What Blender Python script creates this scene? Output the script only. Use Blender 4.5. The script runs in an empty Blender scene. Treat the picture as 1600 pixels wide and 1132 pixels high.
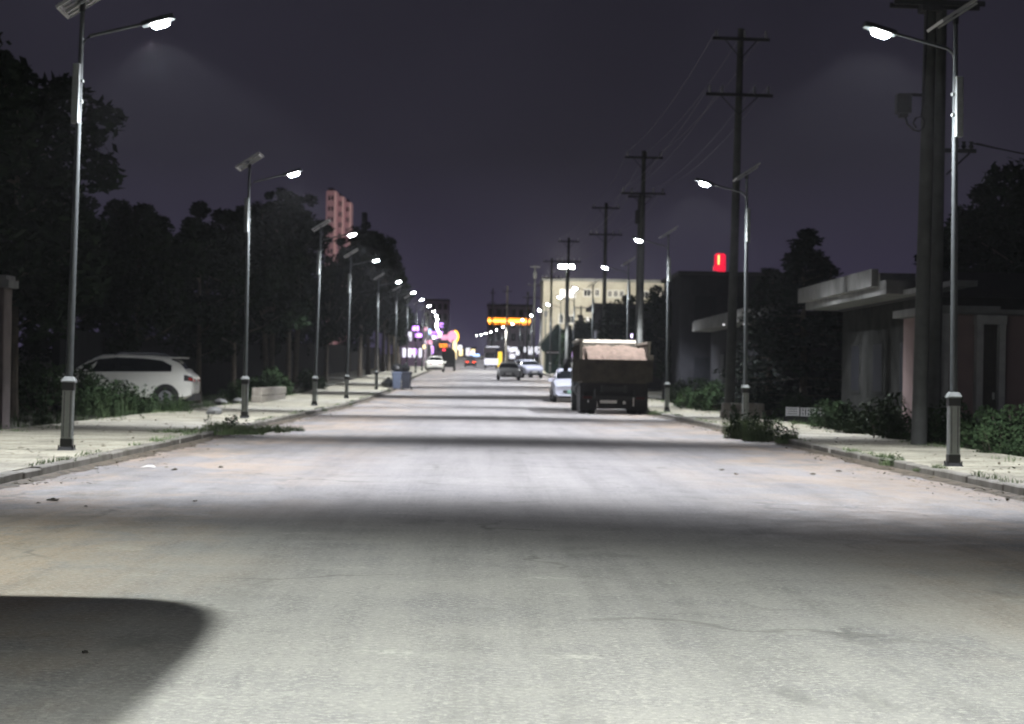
import bpy, bmesh, math, random
from mathutils import Vector, Matrix
R = math.radians
sc = bpy.context.scene
col = sc.collection
# ------------------------------------------------------------------ camera
F_PX = 3400.0                       # focal length in pixels of the 1600 px wide photograph
cam_d = bpy.data.cameras.new('camera'); cam = bpy.data.objects.new('camera', cam_d); col.objects.link(cam)
cam_d.sensor_width = 36.0; cam_d.lens = F_PX / 1600 * 36.0
cam_d.clip_start = 0.1; cam_d.clip_end = 6000
CAM_Z = 1.3
cam_rot = (Matrix.Rotation(-math.atan(50 / F_PX), 3, 'Z') @ Matrix.Rotation(R(90) + math.atan(22.7 / F_PX), 3, 'X')
           @ Matrix.Rotation(R(1.0), 3, 'Z'))
cam.location = (0, 0, CAM_Z); cam.rotation_euler = cam_rot.to_euler()
sc.camera = cam
cam_d.dof.use_dof = True; cam_d.dof.focus_distance = 12.0; cam_d.dof.aperture_fstop = 5.0; cam_d.dof.aperture_blades = 0
# ------------------------------------------------------------------ world: town-lit night sky
w = bpy.data.worlds.new('World'); sc.world = w; w.use_nodes = True
nt = w.node_tree; nt.nodes.clear()
out = nt.nodes.new('ShaderNodeOutputWorld'); bg = nt.nodes.new('ShaderNodeBackground')
tc = nt.nodes.new('ShaderNodeTexCoord'); sep = nt.nodes.new('ShaderNodeSeparateXYZ')
ramp = nt.nodes.new('ShaderNodeValToRGB')
nt.links.new(tc.outputs['Generated'], sep.inputs[0]); nt.links.new(sep.outputs['Z'], ramp.inputs['Fac'])
cr = ramp.color_ramp
cr.elements[0].position = 0.0; cr.elements[0].color = (0.066, 0.055, 0.112, 1)
cr.elements[1].position = 1.0; cr.elements[1].color = (0.012, 0.012, 0.016, 1)
e = cr.elements.new(0.035); e.color = (0.047, 0.040, 0.075, 1)
e = cr.elements.new(0.10); e.color = (0.0285, 0.026, 0.040, 1)
e = cr.elements.new(0.22); e.color = (0.021, 0.019, 0.030, 1)
nz = nt.nodes.new('ShaderNodeTexNoise'); nz.inputs['Scale'].default_value = 4.0; nz.inputs['Detail'].default_value = 4
nt.links.new(tc.outputs['Generated'], nz.inputs['Vector'])
mr = nt.nodes.new('ShaderNodeMapRange'); mr.inputs['From Min'].default_value = .3; mr.inputs['From Max'].default_value = .7
mr.inputs['To Min'].default_value = .74; mr.inputs['To Max'].default_value = 1.22
nt.links.new(nz.outputs['Fac'], mr.inputs['Value'])
mu = nt.nodes.new('ShaderNodeVectorMath'); mu.operation = 'SCALE'
nt.links.new(ramp.outputs['Color'], mu.inputs[0]); nt.links.new(mr.outputs[0], mu.inputs['Scale'])
nt.links.new(mu.outputs[0], bg.inputs['Color']); bg.inputs['Strength'].default_value = .84
nt.links.new(bg.outputs[0], out.inputs['Surface'])
# ------------------------------------------------------------------ view, light constants
sc.view_settings.view_transform = 'Standard'; sc.view_settings.look = 'None'
sc.view_settings.exposure = 0.0; sc.view_settings.gamma = 1.0
sc.render.engine = 'CYCLES'
sc.cycles.use_denoising = True
sc.cycles.max_bounces = 5; sc.cycles.volume_bounces = 0; sc.cycles.diffuse_bounces = 3; sc.cycles.glossy_bounces = 2
sc.cycles.transparent_max_bounces = 8
sc.cycles.sample_clamp_indirect = 4.0
LAMP_W = 2500.0                     # watts of each street lamp's spot
LAMP_COL = (0.95, 0.95, 1.0)

# ------------------------------------------------------------------ helpers
def gz(y):
    """height of the road: level for 85 m, then a long gentle climb"""
    pts = [(-80, 0), (85, 0), (98, .06), (126, .3), (153, .72), (178, 1.08), (203, 1.38), (232, 1.66), (330, 2.55), (450, 4.0), (600, 6.2), (720, 8.0), (900, 8.4), (3000, 8.4)]
    for (a, za), (b, zb) in zip(pts, pts[1:]):
        if y <= b:
            return za + (zb - za) * (y - a) / (b - a)
    return pts[-1][1]

def bend(y):
    if y < 200: return 0.0
    if y < 330: return -2.0 * ((y - 200) / 130) ** 2
    return -2.0 - .015 * (y - 330)

def at(px, py, d):
    """the point at depth d that the photograph shows at pixel px, py"""
    v = cam_rot @ Vector(((px - 800) / F_PX, (566 - py) / F_PX, -1))
    v *= d / v.y
    return Vector((v.x, d, v.z + CAM_Z))

MATS = {}
def mat(name, c, rough=.8, metal=0, var=.25, scale=6.0, bump=0, spec=.4, c2=None, detail=5, emit=None, estr=0, coat=0):
    if name in MATS: return MATS[name]
    m = bpy.data.materials.new(name); m.use_nodes = True; MATS[name] = m
    t = m.node_tree; b = t.nodes['Principled BSDF']
    b.inputs['Roughness'].default_value = rough; b.inputs['Metallic'].default_value = metal
    b.inputs['Specular IOR Level'].default_value = spec
    b.inputs['Coat Weight'].default_value = coat
    if emit:
        b.inputs['Emission Color'].default_value = (*emit, 1); b.inputs['Emission Strength'].default_value = estr
    g = t.nodes.new('ShaderNodeTexCoord'); n = t.nodes.new('ShaderNodeTexNoise')
    n.inputs['Scale'].default_value = scale; n.inputs['Detail'].default_value = detail; n.inputs['Roughness'].default_value = .65
    t.links.new(g.outputs['Object'], n.inputs['Vector'])
    mx = t.nodes.new('ShaderNodeMix'); mx.data_type = 'RGBA'
    d = c2 or tuple(x * (1 - var) for x in c)
    k = 1 + (var * .5 if c2 is None else 0)
    mx.inputs[6].default_value = (*d, 1); mx.inputs[7].default_value = (*[min(1, x * k) for x in c], 1)
    r = t.nodes.new('ShaderNodeMapRange'); r.inputs['From Min'].default_value = .32; r.inputs['From Max'].default_value = .68
    t.links.new(n.outputs['Fac'], r.inputs['Value']); t.links.new(r.outputs[0], mx.inputs[0])
    t.links.new(mx.outputs[2], b.inputs['Base Color'])
    if bump:
        bp = t.nodes.new('ShaderNodeBump'); bp.inputs['Strength'].default_value = bump; bp.inputs['Distance'].default_value = .02
        t.links.new(n.outputs['Fac'], bp.inputs['Height']); t.links.new(bp.outputs[0], b.inputs['Normal'])
    return m

class MB:
    """collects shapes into one mesh"""
    def __init__(s): s.v = []; s.f = []
    def add(s, vs, fs):
        o = len(s.v); s.v += [tuple(p) for p in vs]; s.f += [tuple(o + i for i in f) for f in fs]; return s
    def box(s, x0, x1, y0, y1, z0, z1, M=None, taper=1.0):
        cx, cy = (x0 + x1) / 2, (y0 + y1) / 2
        vs = []
        for z, k in ((z0, 1), (z1, taper)):
            for x, y in ((x0, y0), (x1, y0), (x1, y1), (x0, y1)):
                vs.append(Vector((cx + (x - cx) * k, cy + (y - cy) * k, z)))
        if M: vs = [M @ p for p in vs]
        return s.add(vs, [(3, 2, 1, 0), (4, 5, 6, 7), (0, 1, 5, 4), (1, 2, 6, 5), (2, 3, 7, 6), (3, 0, 4, 7)])
    def rbox(s, x0, x1, y0, y1, z0, z1, b=.02, M=None):
        """box with chamfered upright edges and top"""
        rings = []
        for z, i in ((z0, 0), (z1 - b, 0), (z1, b)):
            r = []
            for x, y in ((x0 + i + b, y0 + i), (x1 - i - b, y0 + i), (x1 - i, y0 + i + b), (x1 - i, y1 - i - b), (x1 - i - b, y1 - i), (x0 + i + b, y1 - i), (x0 + i, y1 - i - b), (x0 + i, y0 + i + b)):
                r.append(Vector((x, y, z)))
            rings.append(r)
        return s.loft(rings, True, True, M)
    def loft(s, rings, cap0=True, cap1=True, M=None):
        n = len(rings[0]); vs = [p for r in rings for p in r]
        if M: vs = [M @ Vector(p) for p in vs]
        fs = []
        for i in range(len(rings) - 1):
            for j in range(n):
                a, b = i * n + j, i * n + (j + 1) % n
                fs.append((a, b, b + n, a + n))
        if cap0: fs.append(tuple(range(n - 1, -1, -1)))
        if cap1: fs.append(tuple((len(rings) - 1) * n + j for j in range(n)))
        return s.add(vs, fs)
    def tube(s, pts, rad, n=8, cap=True):
        pts = [Vector(p) for p in pts]
        if not isinstance(rad, (list, tuple)): rad = [rad] * len(pts)
        rings = []; up0 = None
        for i, p in enumerate(pts):
            t = (pts[min(i + 1, len(pts) - 1)] - pts[max(i - 1, 0)])
            if t.length < 1e-9: t = Vector((0, 0, 1))
            t.normalize()
            ref = Vector((1, 0, 0)) if abs(t.x) < .85 else Vector((0, 0, 1))
            u = t.cross(ref).normalized(); v = t.cross(u).normalized()
            rings.append([p + (u * math.cos(2 * math.pi * k / n) + v * math.sin(2 * math.pi * k / n)) * rad[i] for k in range(n)])
        return s.loft(rings, cap, cap)
    def disc(s, c, axis, r, h, n=16):
        c = Vector(c); a = Vector(axis).normalized()
        return s.tube([c, c + a * h], r, n)
    def lathe(s, prof, c=(0, 0, 0), n=16):
        c = Vector(c)
        rings = [[c + Vector((r * math.cos(2 * math.pi * k / n), r * math.sin(2 * math.pi * k / n), z)) for k in range(n)] for r, z in prof]
        return s.loft(rings)
    def build(s, name, m, parent=None, smooth=False, loc=None):
        me = bpy.data.meshes.new(name); me.from_pydata(s.v, [], s.f); me.update()
        if smooth:
            me.polygons.foreach_set('use_smooth', [True] * len(me.polygons))
            try: me.set_sharp_from_angle(angle=R(38))
            except Exception: pass
        bm = bmesh.new(); bm.from_mesh(me); bmesh.ops.recalc_face_normals(bm, faces=bm.faces); bm.to_mesh(me); bm.free()
        ms = m if isinstance(m, (list, tuple)) else [m]
        for x in ms: me.materials.append(x)
        o = bpy.data.objects.new(name, me); col.objects.link(o)
        if parent: o.parent = parent
        if loc: o.location = loc
        return o

def tag(o, label=None, cat=None, group=None, kind=None):
    if label: o['label'] = label
    if cat: o['category'] = cat
    if group: o['group'] = group
    if kind: o['kind'] = kind
    return o
def thing(name, label, cat, loc=(0, 0, 0), rz=0, group=None):
    o = bpy.data.objects.new(name, None); col.objects.link(o)
    o.location = loc; o.rotation_euler = (0, 0, rz); o.empty_display_size = .2
    return tag(o, label, cat, group)
def copy_tree(o, parent=None):
    c = o.copy(); col.objects.link(c)
    if parent: c.parent = parent
    for ch in list(o.children): copy_tree(ch, c)
    return c
def struct(o): o['kind'] = 'structure'; return o
ORD = ['nearest', 'second', 'third', 'fourth', 'fifth', 'sixth', 'seventh', 'eighth', 'ninth', 'tenth', 'eleventh', 'twelfth', 'thirteenth', 'fourteenth', 'fifteenth', 'sixteenth', 'seventeenth', 'eighteenth', 'nineteenth', 'twentieth']

# ------------------------------------------------------------------ materials of the setting
def road_material():
    m = bpy.data.materials.new('road_surface'); m.use_nodes = True
    t = m.node_tree; b = t.nodes['Principled BSDF']; N = t.nodes.new; L = t.links.new
    b.inputs['Specular IOR Level'].default_value = .35
    g = N('ShaderNodeTexCoord'); sx = N('ShaderNodeSeparateXYZ'); L(g.outputs['Object'], sx.inputs[0])
    def noise(scale, detail=4, stretch=(1, 1, 1), rough=.6):
        mp = N('ShaderNodeMapping'); mp.inputs['Scale'].default_value = stretch; L(g.outputs['Object'], mp.inputs['Vector'])
        n = N('ShaderNodeTexNoise'); n.inputs['Scale'].default_value = scale; n.inputs['Detail'].default_value = detail
        n.inputs['Roughness'].default_value = rough; L(mp.outputs[0], n.inputs['Vector']); return n.outputs['Fac']
    def rng(v, a, c_, lo=0.0, hi=1.0):
        r = N('ShaderNodeMapRange'); r.inputs['From Min'].default_value = a; r.inputs['From Max'].default_value = c_
        r.inputs['To Min'].default_value = lo; r.inputs['To Max'].default_value = hi; L(v, r.inputs['Value']); return r.outputs[0]
    def mix(f, a, c_, mode='MIX'):
        x = N('ShaderNodeMix'); x.data_type = 'RGBA'; x.blend_type = mode
        for i, v in ((0, f), (6, a), (7, c_)):
            if isinstance(v, (tuple, list)): x.inputs[i].default_value = (*v, 1)
            elif isinstance(v, float): x.inputs[i].default_value = v
            else: L(v, x.inputs[i])
        return x.outputs[2]
    def mul(a, c_):
        x = N('ShaderNodeMath'); x.operation = 'MULTIPLY'
        for i, v in ((0, a), (1, c_)):
            if isinstance(v, float): x.inputs[i].default_value = v
            else: L(v, x.inputs[i])
        return x.outputs[0]
    c = mix(rng(noise(.35, 5), .35, .65), (.160, .157, .172), (.235, .228, .232))
    c = mix(mul(rng(noise(.9, 6, (1, .25, 1)), .48, .68), .55), c, (.155, .153, .155))      # worn darker lanes
    # sandy dust drifted towards both kerbs
    ab = N('ShaderNodeMath'); ab.operation = 'ABSOLUTE'; sb = N('ShaderNodeMath'); sb.operation = 'SUBTRACT'
    L(sx.outputs['X'], sb.inputs[0]); sb.inputs[1].default_value = .55; L(sb.outputs[0], ab.inputs[0])
    edge = rng(ab.outputs[0], 1.6, 4.2)
    dust = mul(edge, rng(noise(.42, 8, (1, .45, 1), .72), .45, .54))
    c = mix(mul(dust, .9), c, (.355, .268, .19))
    dark = mul(rng(ab.outputs[0], 2.4, 4.8), rng(noise(.8, 8, (1, .4, 1), .75), .50, .62))
    c = mix(mul(dark, .8), c, (.10, .09, .07))
    # aggregate grain
    c = mix(mul(rng(noise(24, 5, rough=.85), .50, .60), .7), c, (.40, .395, .37))
    c = mix(mul(rng(noise(31, 5, rough=.85), .52, .62), .7), c, (.08, .08, .08))
    lanes = noise(1.5, 5, (1.3, .035, 1), .7)
    c = mix(mul(rng(lanes, .50, .66), .38), c, (.29, .285, .28))
    c = mix(mul(rng(lanes, .50, .36), .38), c, (.115, .113, .115))
    # hairline cracks and oil stains
    vo = N('ShaderNodeTexVoronoi'); vo.feature = 'DISTANCE_TO_EDGE'; vo.inputs['Scale'].default_value = .33
    wp = N('ShaderNodeVectorMath'); wp.operation = 'ADD'; n3 = N('ShaderNodeTexNoise'); n3.inputs['Scale'].default_value = 1.3; n3.inputs['Detail'].default_value = 6
    L(g.outputs['Object'], n3.inputs['Vector']); L(g.outputs['Object'], wp.inputs[0]); L(n3.outputs['Color'], wp.inputs[1]); L(wp.outputs[0], vo.inputs['Vector'])
    crk = mul(rng(vo.outputs['Distance'], .004, .016, 1, 0), rng(noise(.25, 3), .48, .60))
    c = mix(mul(crk, .5), c, (.045, .045, .045))
    c = mix(mul(rng(noise(.7, 3, (1.4, .5, 1)), .62, .70), .5), c, (.10, .10, .10))
    # faint worn paint smears
    sm = mul(rng(noise(1.1, 3, (.8, 1.4, 1)), .62, .70), rng(noise(14, 3), .45, .6))
    c = mix(mul(sm, .45), c, (.46, .46, .43))
    # blotches of polished and dusty asphalt
    c = mix(mul(rng(noise(2.6, 6, (1, .6, 1), .7), .40, .62), .35), c, (.27, .265, .26))
    L(c, b.inputs['Base Color'])
    L(rng(noise(3, 4), .3, .7, .72, .92), b.inputs['Roughness'])
    bp = N('ShaderNodeBump'); bp.inputs['Strength'].default_value = .4; bp.inputs['Distance'].default_value = .012
    L(noise(45, 4), bp.inputs['Height']); L(bp.outputs[0], b.inputs['Normal'])
    return m

def paving_material():
    m = bpy.data.materials.new('paving'); m.use_nodes = True
    t = m.node_tree; b = t.nodes['Principled BSDF']; N = t.nodes.new; L = t.links.new
    g = N('ShaderNodeTexCoord')
    br = N('ShaderNodeTexBrick'); br.inputs['Scale'].default_value = 1.0
    br.inputs['Brick Width'].default_value = .5; br.inputs['Row Height'].default_value = .25; br.inputs['Mortar Size'].default_value = .008
    br.inputs['Color1'].default_value = (.46, .45, .35, 1); br.inputs['Color2'].default_value = (.40, .39, .305, 1); br.inputs['Mortar'].default_value = (.16, .15, .12, 1)
    L(g.outputs['Object'], br.inputs['Vector'])
    n = N('ShaderNodeTexNoise'); n.inputs['Scale'].default_value = .8; n.inputs['Detail'].default_value = 7; n.inputs['Roughness'].default_value = .7
    L(g.outputs['Object'], n.inputs['Vector'])
    r = N('ShaderNodeMapRange'); r.inputs['From Min'].default_value = .35; r.inputs['From Max'].default_value = .65; r.inputs['To Min'].default_value = .5; r.inputs['To Max'].default_value = 1.15
    L(n.outputs['Fac'], r.inputs['Value'])
    mx = N('ShaderNodeMix'); mx.data_type = 'RGBA'; mx.blend_type = 'MULTIPLY'; mx.inputs[0].default_value = 1
    L(br.outputs['Color'], mx.inputs[6]); L(r.outputs[0], mx.inputs[7]); L(mx.outputs[2], b.inputs['Base Color'])
    b.inputs['Roughness'].default_value = .85
    bp = N('ShaderNodeBump'); bp.inputs['Strength'].default_value = .3; bp.inputs['Distance'].default_value = .008
    L(n.outputs['Fac'], bp.inputs['Height']); L(bp.outputs[0], b.inputs['Normal'])
    return m

M_soil = mat('verge_soil', (.062, .058, .045), .95, c2=(.035, .04, .028), scale=1.5, bump=.6)
M_road = road_material(); M_pave = paving_material()
M_kerb = mat('kerb_stone', (.27, .265, .235), .85, c2=(.13, .125, .10), scale=1.8, bump=.5, detail=8)
M_conc = mat('pole_concrete', (.075, .08, .075), .85, scale=3, bump=.2)
M_iron = mat('dark_iron', (.045, .047, .05), .6, metal=.3, scale=8)
M_galv = mat('lamp_pole_paint', (.085, .095, .097), .38, metal=.2, var=.12, scale=7)
M_plinth = mat('plinth_grey', (.23, .25, .245), .55, metal=.1, var=.15, scale=12)
M_black = mat('plinth_black', (.022, .024, .026), .5, scale=10)
M_alu = mat('panel_aluminium', (.52, .54, .50), .4, metal=.3, var=.1)
M_cell = mat('panel_cells', (.02, .025, .05), .2, var=.2, scale=10)
M_lens = mat('lit_lens', (.9, .9, .9), .4, var=.05, emit=(.93, .96, 1.0), estr=200)
M_ins = mat('porcelain', (.55, .56, .55), .25, var=.1)
M_wire = mat('wire_aluminium', (.10, .10, .11), .5, metal=.3, var=.2)

# ------------------------------------------------------------------ ground, road, pavements
YS = [-30] + list(range(-20, 240, 4)) + list(range(240, 740, 10))
def strip(name, xa, xb, dz, m, y0=-30, y1=720, nx=1, wob=0, seed=0, raised=None):
    rnd = random.Random(seed); mb = MB(); rows = []
    for y in [v for v in YS if y0 <= v <= y1]:
        a = xa + bend(y) + (rnd.uniform(-wob, wob) if wob else 0); b_ = xb + bend(y)
        rows.append([(a + (b_ - a) * i / nx, y, gz(y) + dz) for i in range(nx + 1)])
    n = nx + 1
    mb.v = [p for r in rows for p in r]
    mb.f = [(i * n + j, i * n + j + 1, (i + 1) * n + j + 1, (i + 1) * n + j) for i in range(len(rows) - 1) for j in range(nx)]
    return struct(mb.build(name, m))
XL, XR = -5.2, 6.3
gm = MB(); gy = sorted(set([-80, -50] + YS + [760, 820, 900, 1200, 2000, 3000])); gx = [-1500, -300, -60, -9, 9, 60, 300, 1500]
for y in gy:
    for x in gx: gm.v.append((x, y, gz(y) - .05))
n = len(gx)
gm.f = [(i * n + j, i * n + j + 1, (i + 1) * n + j + 1, (i + 1) * n + j) for i in range(len(gy) - 1) for j in range(n - 1)]
struct(gm.build('ground', M_soil))
strip('road', XL, XR, 0, M_road, nx=4)
def slab(name, x0, x1, h, m, bottom=-.04, step=None):
    """pavement or kerb as a raised solid strip"""
    mb = MB(); rings = []
    for y in YS:
        if y > 720: break
        b_ = bend(y); z = gz(y)
        rings.append([Vector((x0 + b_, y, z + bottom)), Vector((x0 + b_, y, z + h)), Vector((x1 + b_, y, z + h)), Vector((x1 + b_, y, z + bottom))])
    mb.loft(rings); return struct(mb.build(name, m))
slab('pavement_left', -9.1, XL - .17, .118, M_pave)
slab('pavement_right', XR + .17, 9.0, .118, M_pave)
def kerb(name, xa, xb, seed):
    rnd = random.Random(seed); mb = MB(); y = -20.0
    while y < 300:
        ln = 1.0 if y < 110 else 4.0
        dy = ln - .012; b_ = bend(y); z = gz(y + ln / 2); dx = rnd.uniform(-.012, .012); dh = rnd.uniform(-.012, .008)
        if y < 110: mb.rbox(xa + b_ + dx, xb + b_ + dx, y, y + dy, z - .05, z + .125 + dh, .018)
        else: mb.box(xa + b_, xb + b_, y, y + dy, z - .05, z + .125)
        y += ln
    return struct(mb.build(name, M_kerb))
kerb('kerb_left', XL - .165, XL, 1); kerb('kerb_right', XR, XR + .165, 2)
# dirt that has gathered in the gutters
M_dirt = mat('gutter_dirt', (.16, .135, .10), .95, c2=(.05, .045, .036), scale=5, bump=.6)
def gutter(name, x0, sgn, seed):
    rnd = random.Random(seed); mb = MB(); rows = []; y = 6.0
    while y < 140:
        wd = .10 + .22 * max(0, math.sin(y * .31 + seed)) * rnd.random() + .12 * rnd.random()
        rows.append([(x0, y, .030), (x0 + sgn * wd * .5, y, .016 + .012 * rnd.random()), (x0 + sgn * wd, y, .003)]); y += .35
    mb.v = [(p[0], p[1], p[2] + gz(p[1])) for r in rows for p in r]
    mb.f = [(i * 3 + j, i * 3 + j + 1, i * 3 + 4 + j, i * 3 + 3 + j) for i in range(len(rows) - 1) for j in range(2)]
    o = mb.build(name, M_dirt); o['kind'] = 'stuff'; return o
gutter('dirt', XL, 1, 3); gutter('dirt', XR, -1, 4)

# ------------------------------------------------------------------ solar street lamps
def lamp_data(s, colour):
    """the lamp's beam: street optics that throw wide along the road, cut off near 62 degrees, and little backwards"""
    ld = bpy.data.lights.new('lamp_light', 'SPOT'); ld.energy = LAMP_W; ld.color = colour
    ld.spot_size = R(160); ld.spot_blend = .15; ld.shadow_soft_size = .09; ld.use_nodes = True
    t = ld.node_tree; em = [n_ for n_ in t.nodes if n_.type == 'EMISSION'][0]; N = t.nodes.new; L = t.links.new
    g = N('ShaderNodeTexCoord'); sp = N('ShaderNodeSeparateXYZ'); L(g.outputs['Normal'], sp.inputs[0])
    ab = N('ShaderNodeMath'); ab.operation = 'ABSOLUTE'; L(sp.outputs['Z'], ab.inputs[0])
    rp = N('ShaderNodeValToRGB'); L(ab.outputs[0], rp.inputs['Fac'])
    tab = [(.24, 0), (.36, .13), (.43, .34), (.485, 1.25), (.545, 3.0), (.60, 3.3), (.66, 3.0), (.788, 2.0), (.866, 1.6), (1.0, 1.25)]
    e_ = rp.color_ramp.elements; e_[0].position = tab[0][0]; e_[0].color = (0, 0, 0, 1); e_[1].position = 1.0; e_[1].color = (1.25 / 4,) * 3 + (1,)
    for p_, v in tab[1:-1]:
        x = e_.new(p_); x.color = (v / 4,) * 3 + (1,)
    bk = N('ShaderNodeMapRange'); bk.interpolation_type = 'SMOOTHSTEP'; L(sp.outputs['X'], bk.inputs['Value'])
    bk.inputs['From Min'].default_value = -.80 * s; bk.inputs['From Max'].default_value = -.52 * s
    bk.inputs['To Min'].default_value = .06; bk.inputs['To Max'].default_value = 1
    m_ = N('ShaderNodeMath'); m_.operation = 'MULTIPLY'; L(rp.outputs['Color'], m_.inputs[0]); L(bk.outputs[0], m_.inputs[1])
    k_ = N('ShaderNodeMath'); k_.operation = 'MULTIPLY'; L(m_.outputs[0], k_.inputs[0]); k_.inputs[1].default_value = 4
    L(k_.outputs[0], em.inputs['Strength'])
    return ld
def make_lamp(side):
    """side +1: arm towards +X (stands on the left pavement)"""
    s = side
    t = thing('solar_street_lamp', 'solar street lamp', 'street lamp')
    p = MB(); p.tube([(0, 0, 1.02), (0, 0, 6.0), (0, 0, 6.42)], [.056, .036, .034], 12); p.build('pole', M_galv, t, True)
    q = MB(); q.rbox(-.082, .082, -.082, .082, .12, .97, .012)
    pl = q.build('plinth', M_plinth, t)
    g = MB()
    for k in (-.045, .045):
        g.box(k - .005, k + .005, -.0845, -.0825, .19, .86)
        g.box(-.0845, -.0825, k - .005, k + .005, .19, .86); g.box(.0825, .0845, k - .005, k + .005, .19, .86)
    g.build('groove', M_black, pl)
    f = MB(); f.box(-.086, .086, -.086, .086, .015, .17); f.box(-.125, .125, -.125, .125, 0, .05, taper=.74)
    for a, b_ in ((-1, -1), (1, -1), (1, 1), (-1, 1)): f.disc((a * .10, b_ * .10, .03), (0, 0, 1), .012, .045, 6)
    f.build('base_flange', M_black, t)
    b = MB(); b.box(-.087, .087, -.087, .087, .87, .99); b.build('collar', M_black, t)
    c = MB(); c.box(-.102, .102, -.102, .102, .985, 1.005); c.box(-.102, .102, -.102, .102, 1.005, 1.07, taper=.62); c.build('cap', M_plinth, t)
    a = MB(); a.tube([(0, 0, 5.86), (s * .03, 0, 5.95), (s * .12, 0, 6.03), (s * .45, 0, 6.12), (s * .92, 0, 6.245)], [.026, .026, .025, .024, .022], 10)
    a.build('arm', M_galv, t, True)
    M = Matrix.Translation((s * 1.10, 0, 6.285)) @ Matrix.Rotation(-s * R(17), 4, 'Y')
    h = MB(); h.loft([[Vector((x, y * k, z)) for x, y in ((-.24, -.10), (-.12, -.135), (.18, -.135), (.235, -.10), (.235, .10), (.18, .135), (-.12, .135), (-.24, .10))] for z, k in ((-.025, 1), (.02, 1), (.05, .8))], M=M)
    hd = h.build('lamp_head', M_galv, t, True)
    l = MB(); l.loft([[Vector((.02 + 1.1 * x * k, 1.1 * y * k, z * 1.12)) for x, y in ((-.115, -.06), (-.08, -.085), (.09, -.085), (.12, -.06), (.12, .06), (.09, .085), (-.08, .085), (-.115, .06))] for z, k in ((-.026, 1), (-.06, .97), (-.085, .7))], M=M)
    l.build('lens', M_lens, hd, True)
    bx = MB(); bx.rbox(-s * .045 - .055, -s * .045 + .055, -.09, .09, 4.75, 5.62, .012); bx.box(-.05, .05, -.06, .06, 5.05, 5.09); bx.box(-.05, .05, -.06, .06, 5.35, 5.39)
    bx.build('battery_box', M_plinth, t)
    # panel: tilted, faces the same way on both sides of the road
    P = Matrix.Translation((0, 0, 6.55)) @ Matrix.Rotation(-R(33), 4, 'Y')
    fr = MB(); fr.box(-.36, .36, -.50, -.475, -.02, .02, P); fr.box(-.36, .36, .475, .50, -.02, .02, P); fr.box(-.36, -.335, -.475, .475, -.02, .02, P); fr.box(.335, .36, -.475, .475, -.02, .02, P)
    fr.box(-.30, .30, -.13, -.10, -.065, -.035, P); fr.box(-.30, .30, .10, .13, -.065, -.035, P)
    pn = MB(); pn.box(-.335, .335, -.475, .475, -.012, .012, P)
    po = pn.build('solar_panel', M_cell, t); fr.build('frame', M_alu, po)
    br = MB(); br.tube([(0, 0, 6.38), (0, 0, 6.53)], .045, 10); br.build('bracket', M_iron, t)
    lo = bpy.data.objects.new('lamp_light', lamp_data(s, LAMP_COL)); col.objects.link(lo); lo.parent = t
    lo.location = (s * 1.15, 0, 6.115)
    return t
left_d = [7.7, 31.7, 55.6, 79, 98, 126, 153, 178, 203, 228, 253, 280, 310, 345, 385, 430, 490, 560]
right_d = [1.8, 31.3, 55.9, 79.3, 101, 133, 160, 187, 213, 240, 270, 305, 345, 390, 440, 500, 570, 650]
lean_l = [0, 1.0, .1, 1.2, .8, .4, .6]; lean_r = [0, -.6, -.6, -.5, -.3, -.2]
for side, ds, X, lean, word in ((1, left_d, -5.98, lean_l, 'left'), (-1, right_d, 6.85, lean_r, 'right')):
    proto = make_lamp(side)
    for i, d in enumerate(ds):
        o = proto if i == 0 else copy_tree(proto)
        o.location = (X + bend(d), d, gz(d) + .118)
        o.rotation_euler = (0, R(lean[i] if i < len(lean) else 0), R(random.Random(i + side).uniform(-1.5, 1.5)))
        o['group'] = 'solar street lamps along the %s pavement' % word
        if i == 1:      # these two share the cool beam of the row; the nearest pair burns a little warmer and greener
            cool = lamp_data(side, LAMP_COL)
        [c for c in o.children if c.type == 'LIGHT'][0].data = lamp_data(side, (.96, 1.0, .90)) if i == 0 else cool
        if i == 0 and side == 1: [c for c in o.children if c.type == 'LIGHT'][0].data.energy = LAMP_W * 1.12
        near = {('left', 0): 'lit solar street lamp behind the foreground of the left pavement, out of frame',
                ('left', 1): 'tall lit solar street lamp on the left pavement, in front of the white hatchback car',
                ('left', 2): 'lit solar street lamp on the left pavement just past the white hatchback',
                ('right', 0): 'lit solar street lamp of the right pavement nearest the camera, out of frame',
                ('right', 1): 'tall lit solar street lamp on the right pavement in front of the twin concrete poles',
                ('right', 2): 'lit solar street lamp on the right pavement beside the tall clump of kerb grass',
                ('right', 3): 'lit solar street lamp on the right pavement just right of the dump truck'}
        o['label'] = near.get((word, i), 'lit solar street lamp on the %s pavement, %s lamp from the photo\'s near end' % (word, ORD[i - 1]))

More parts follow.
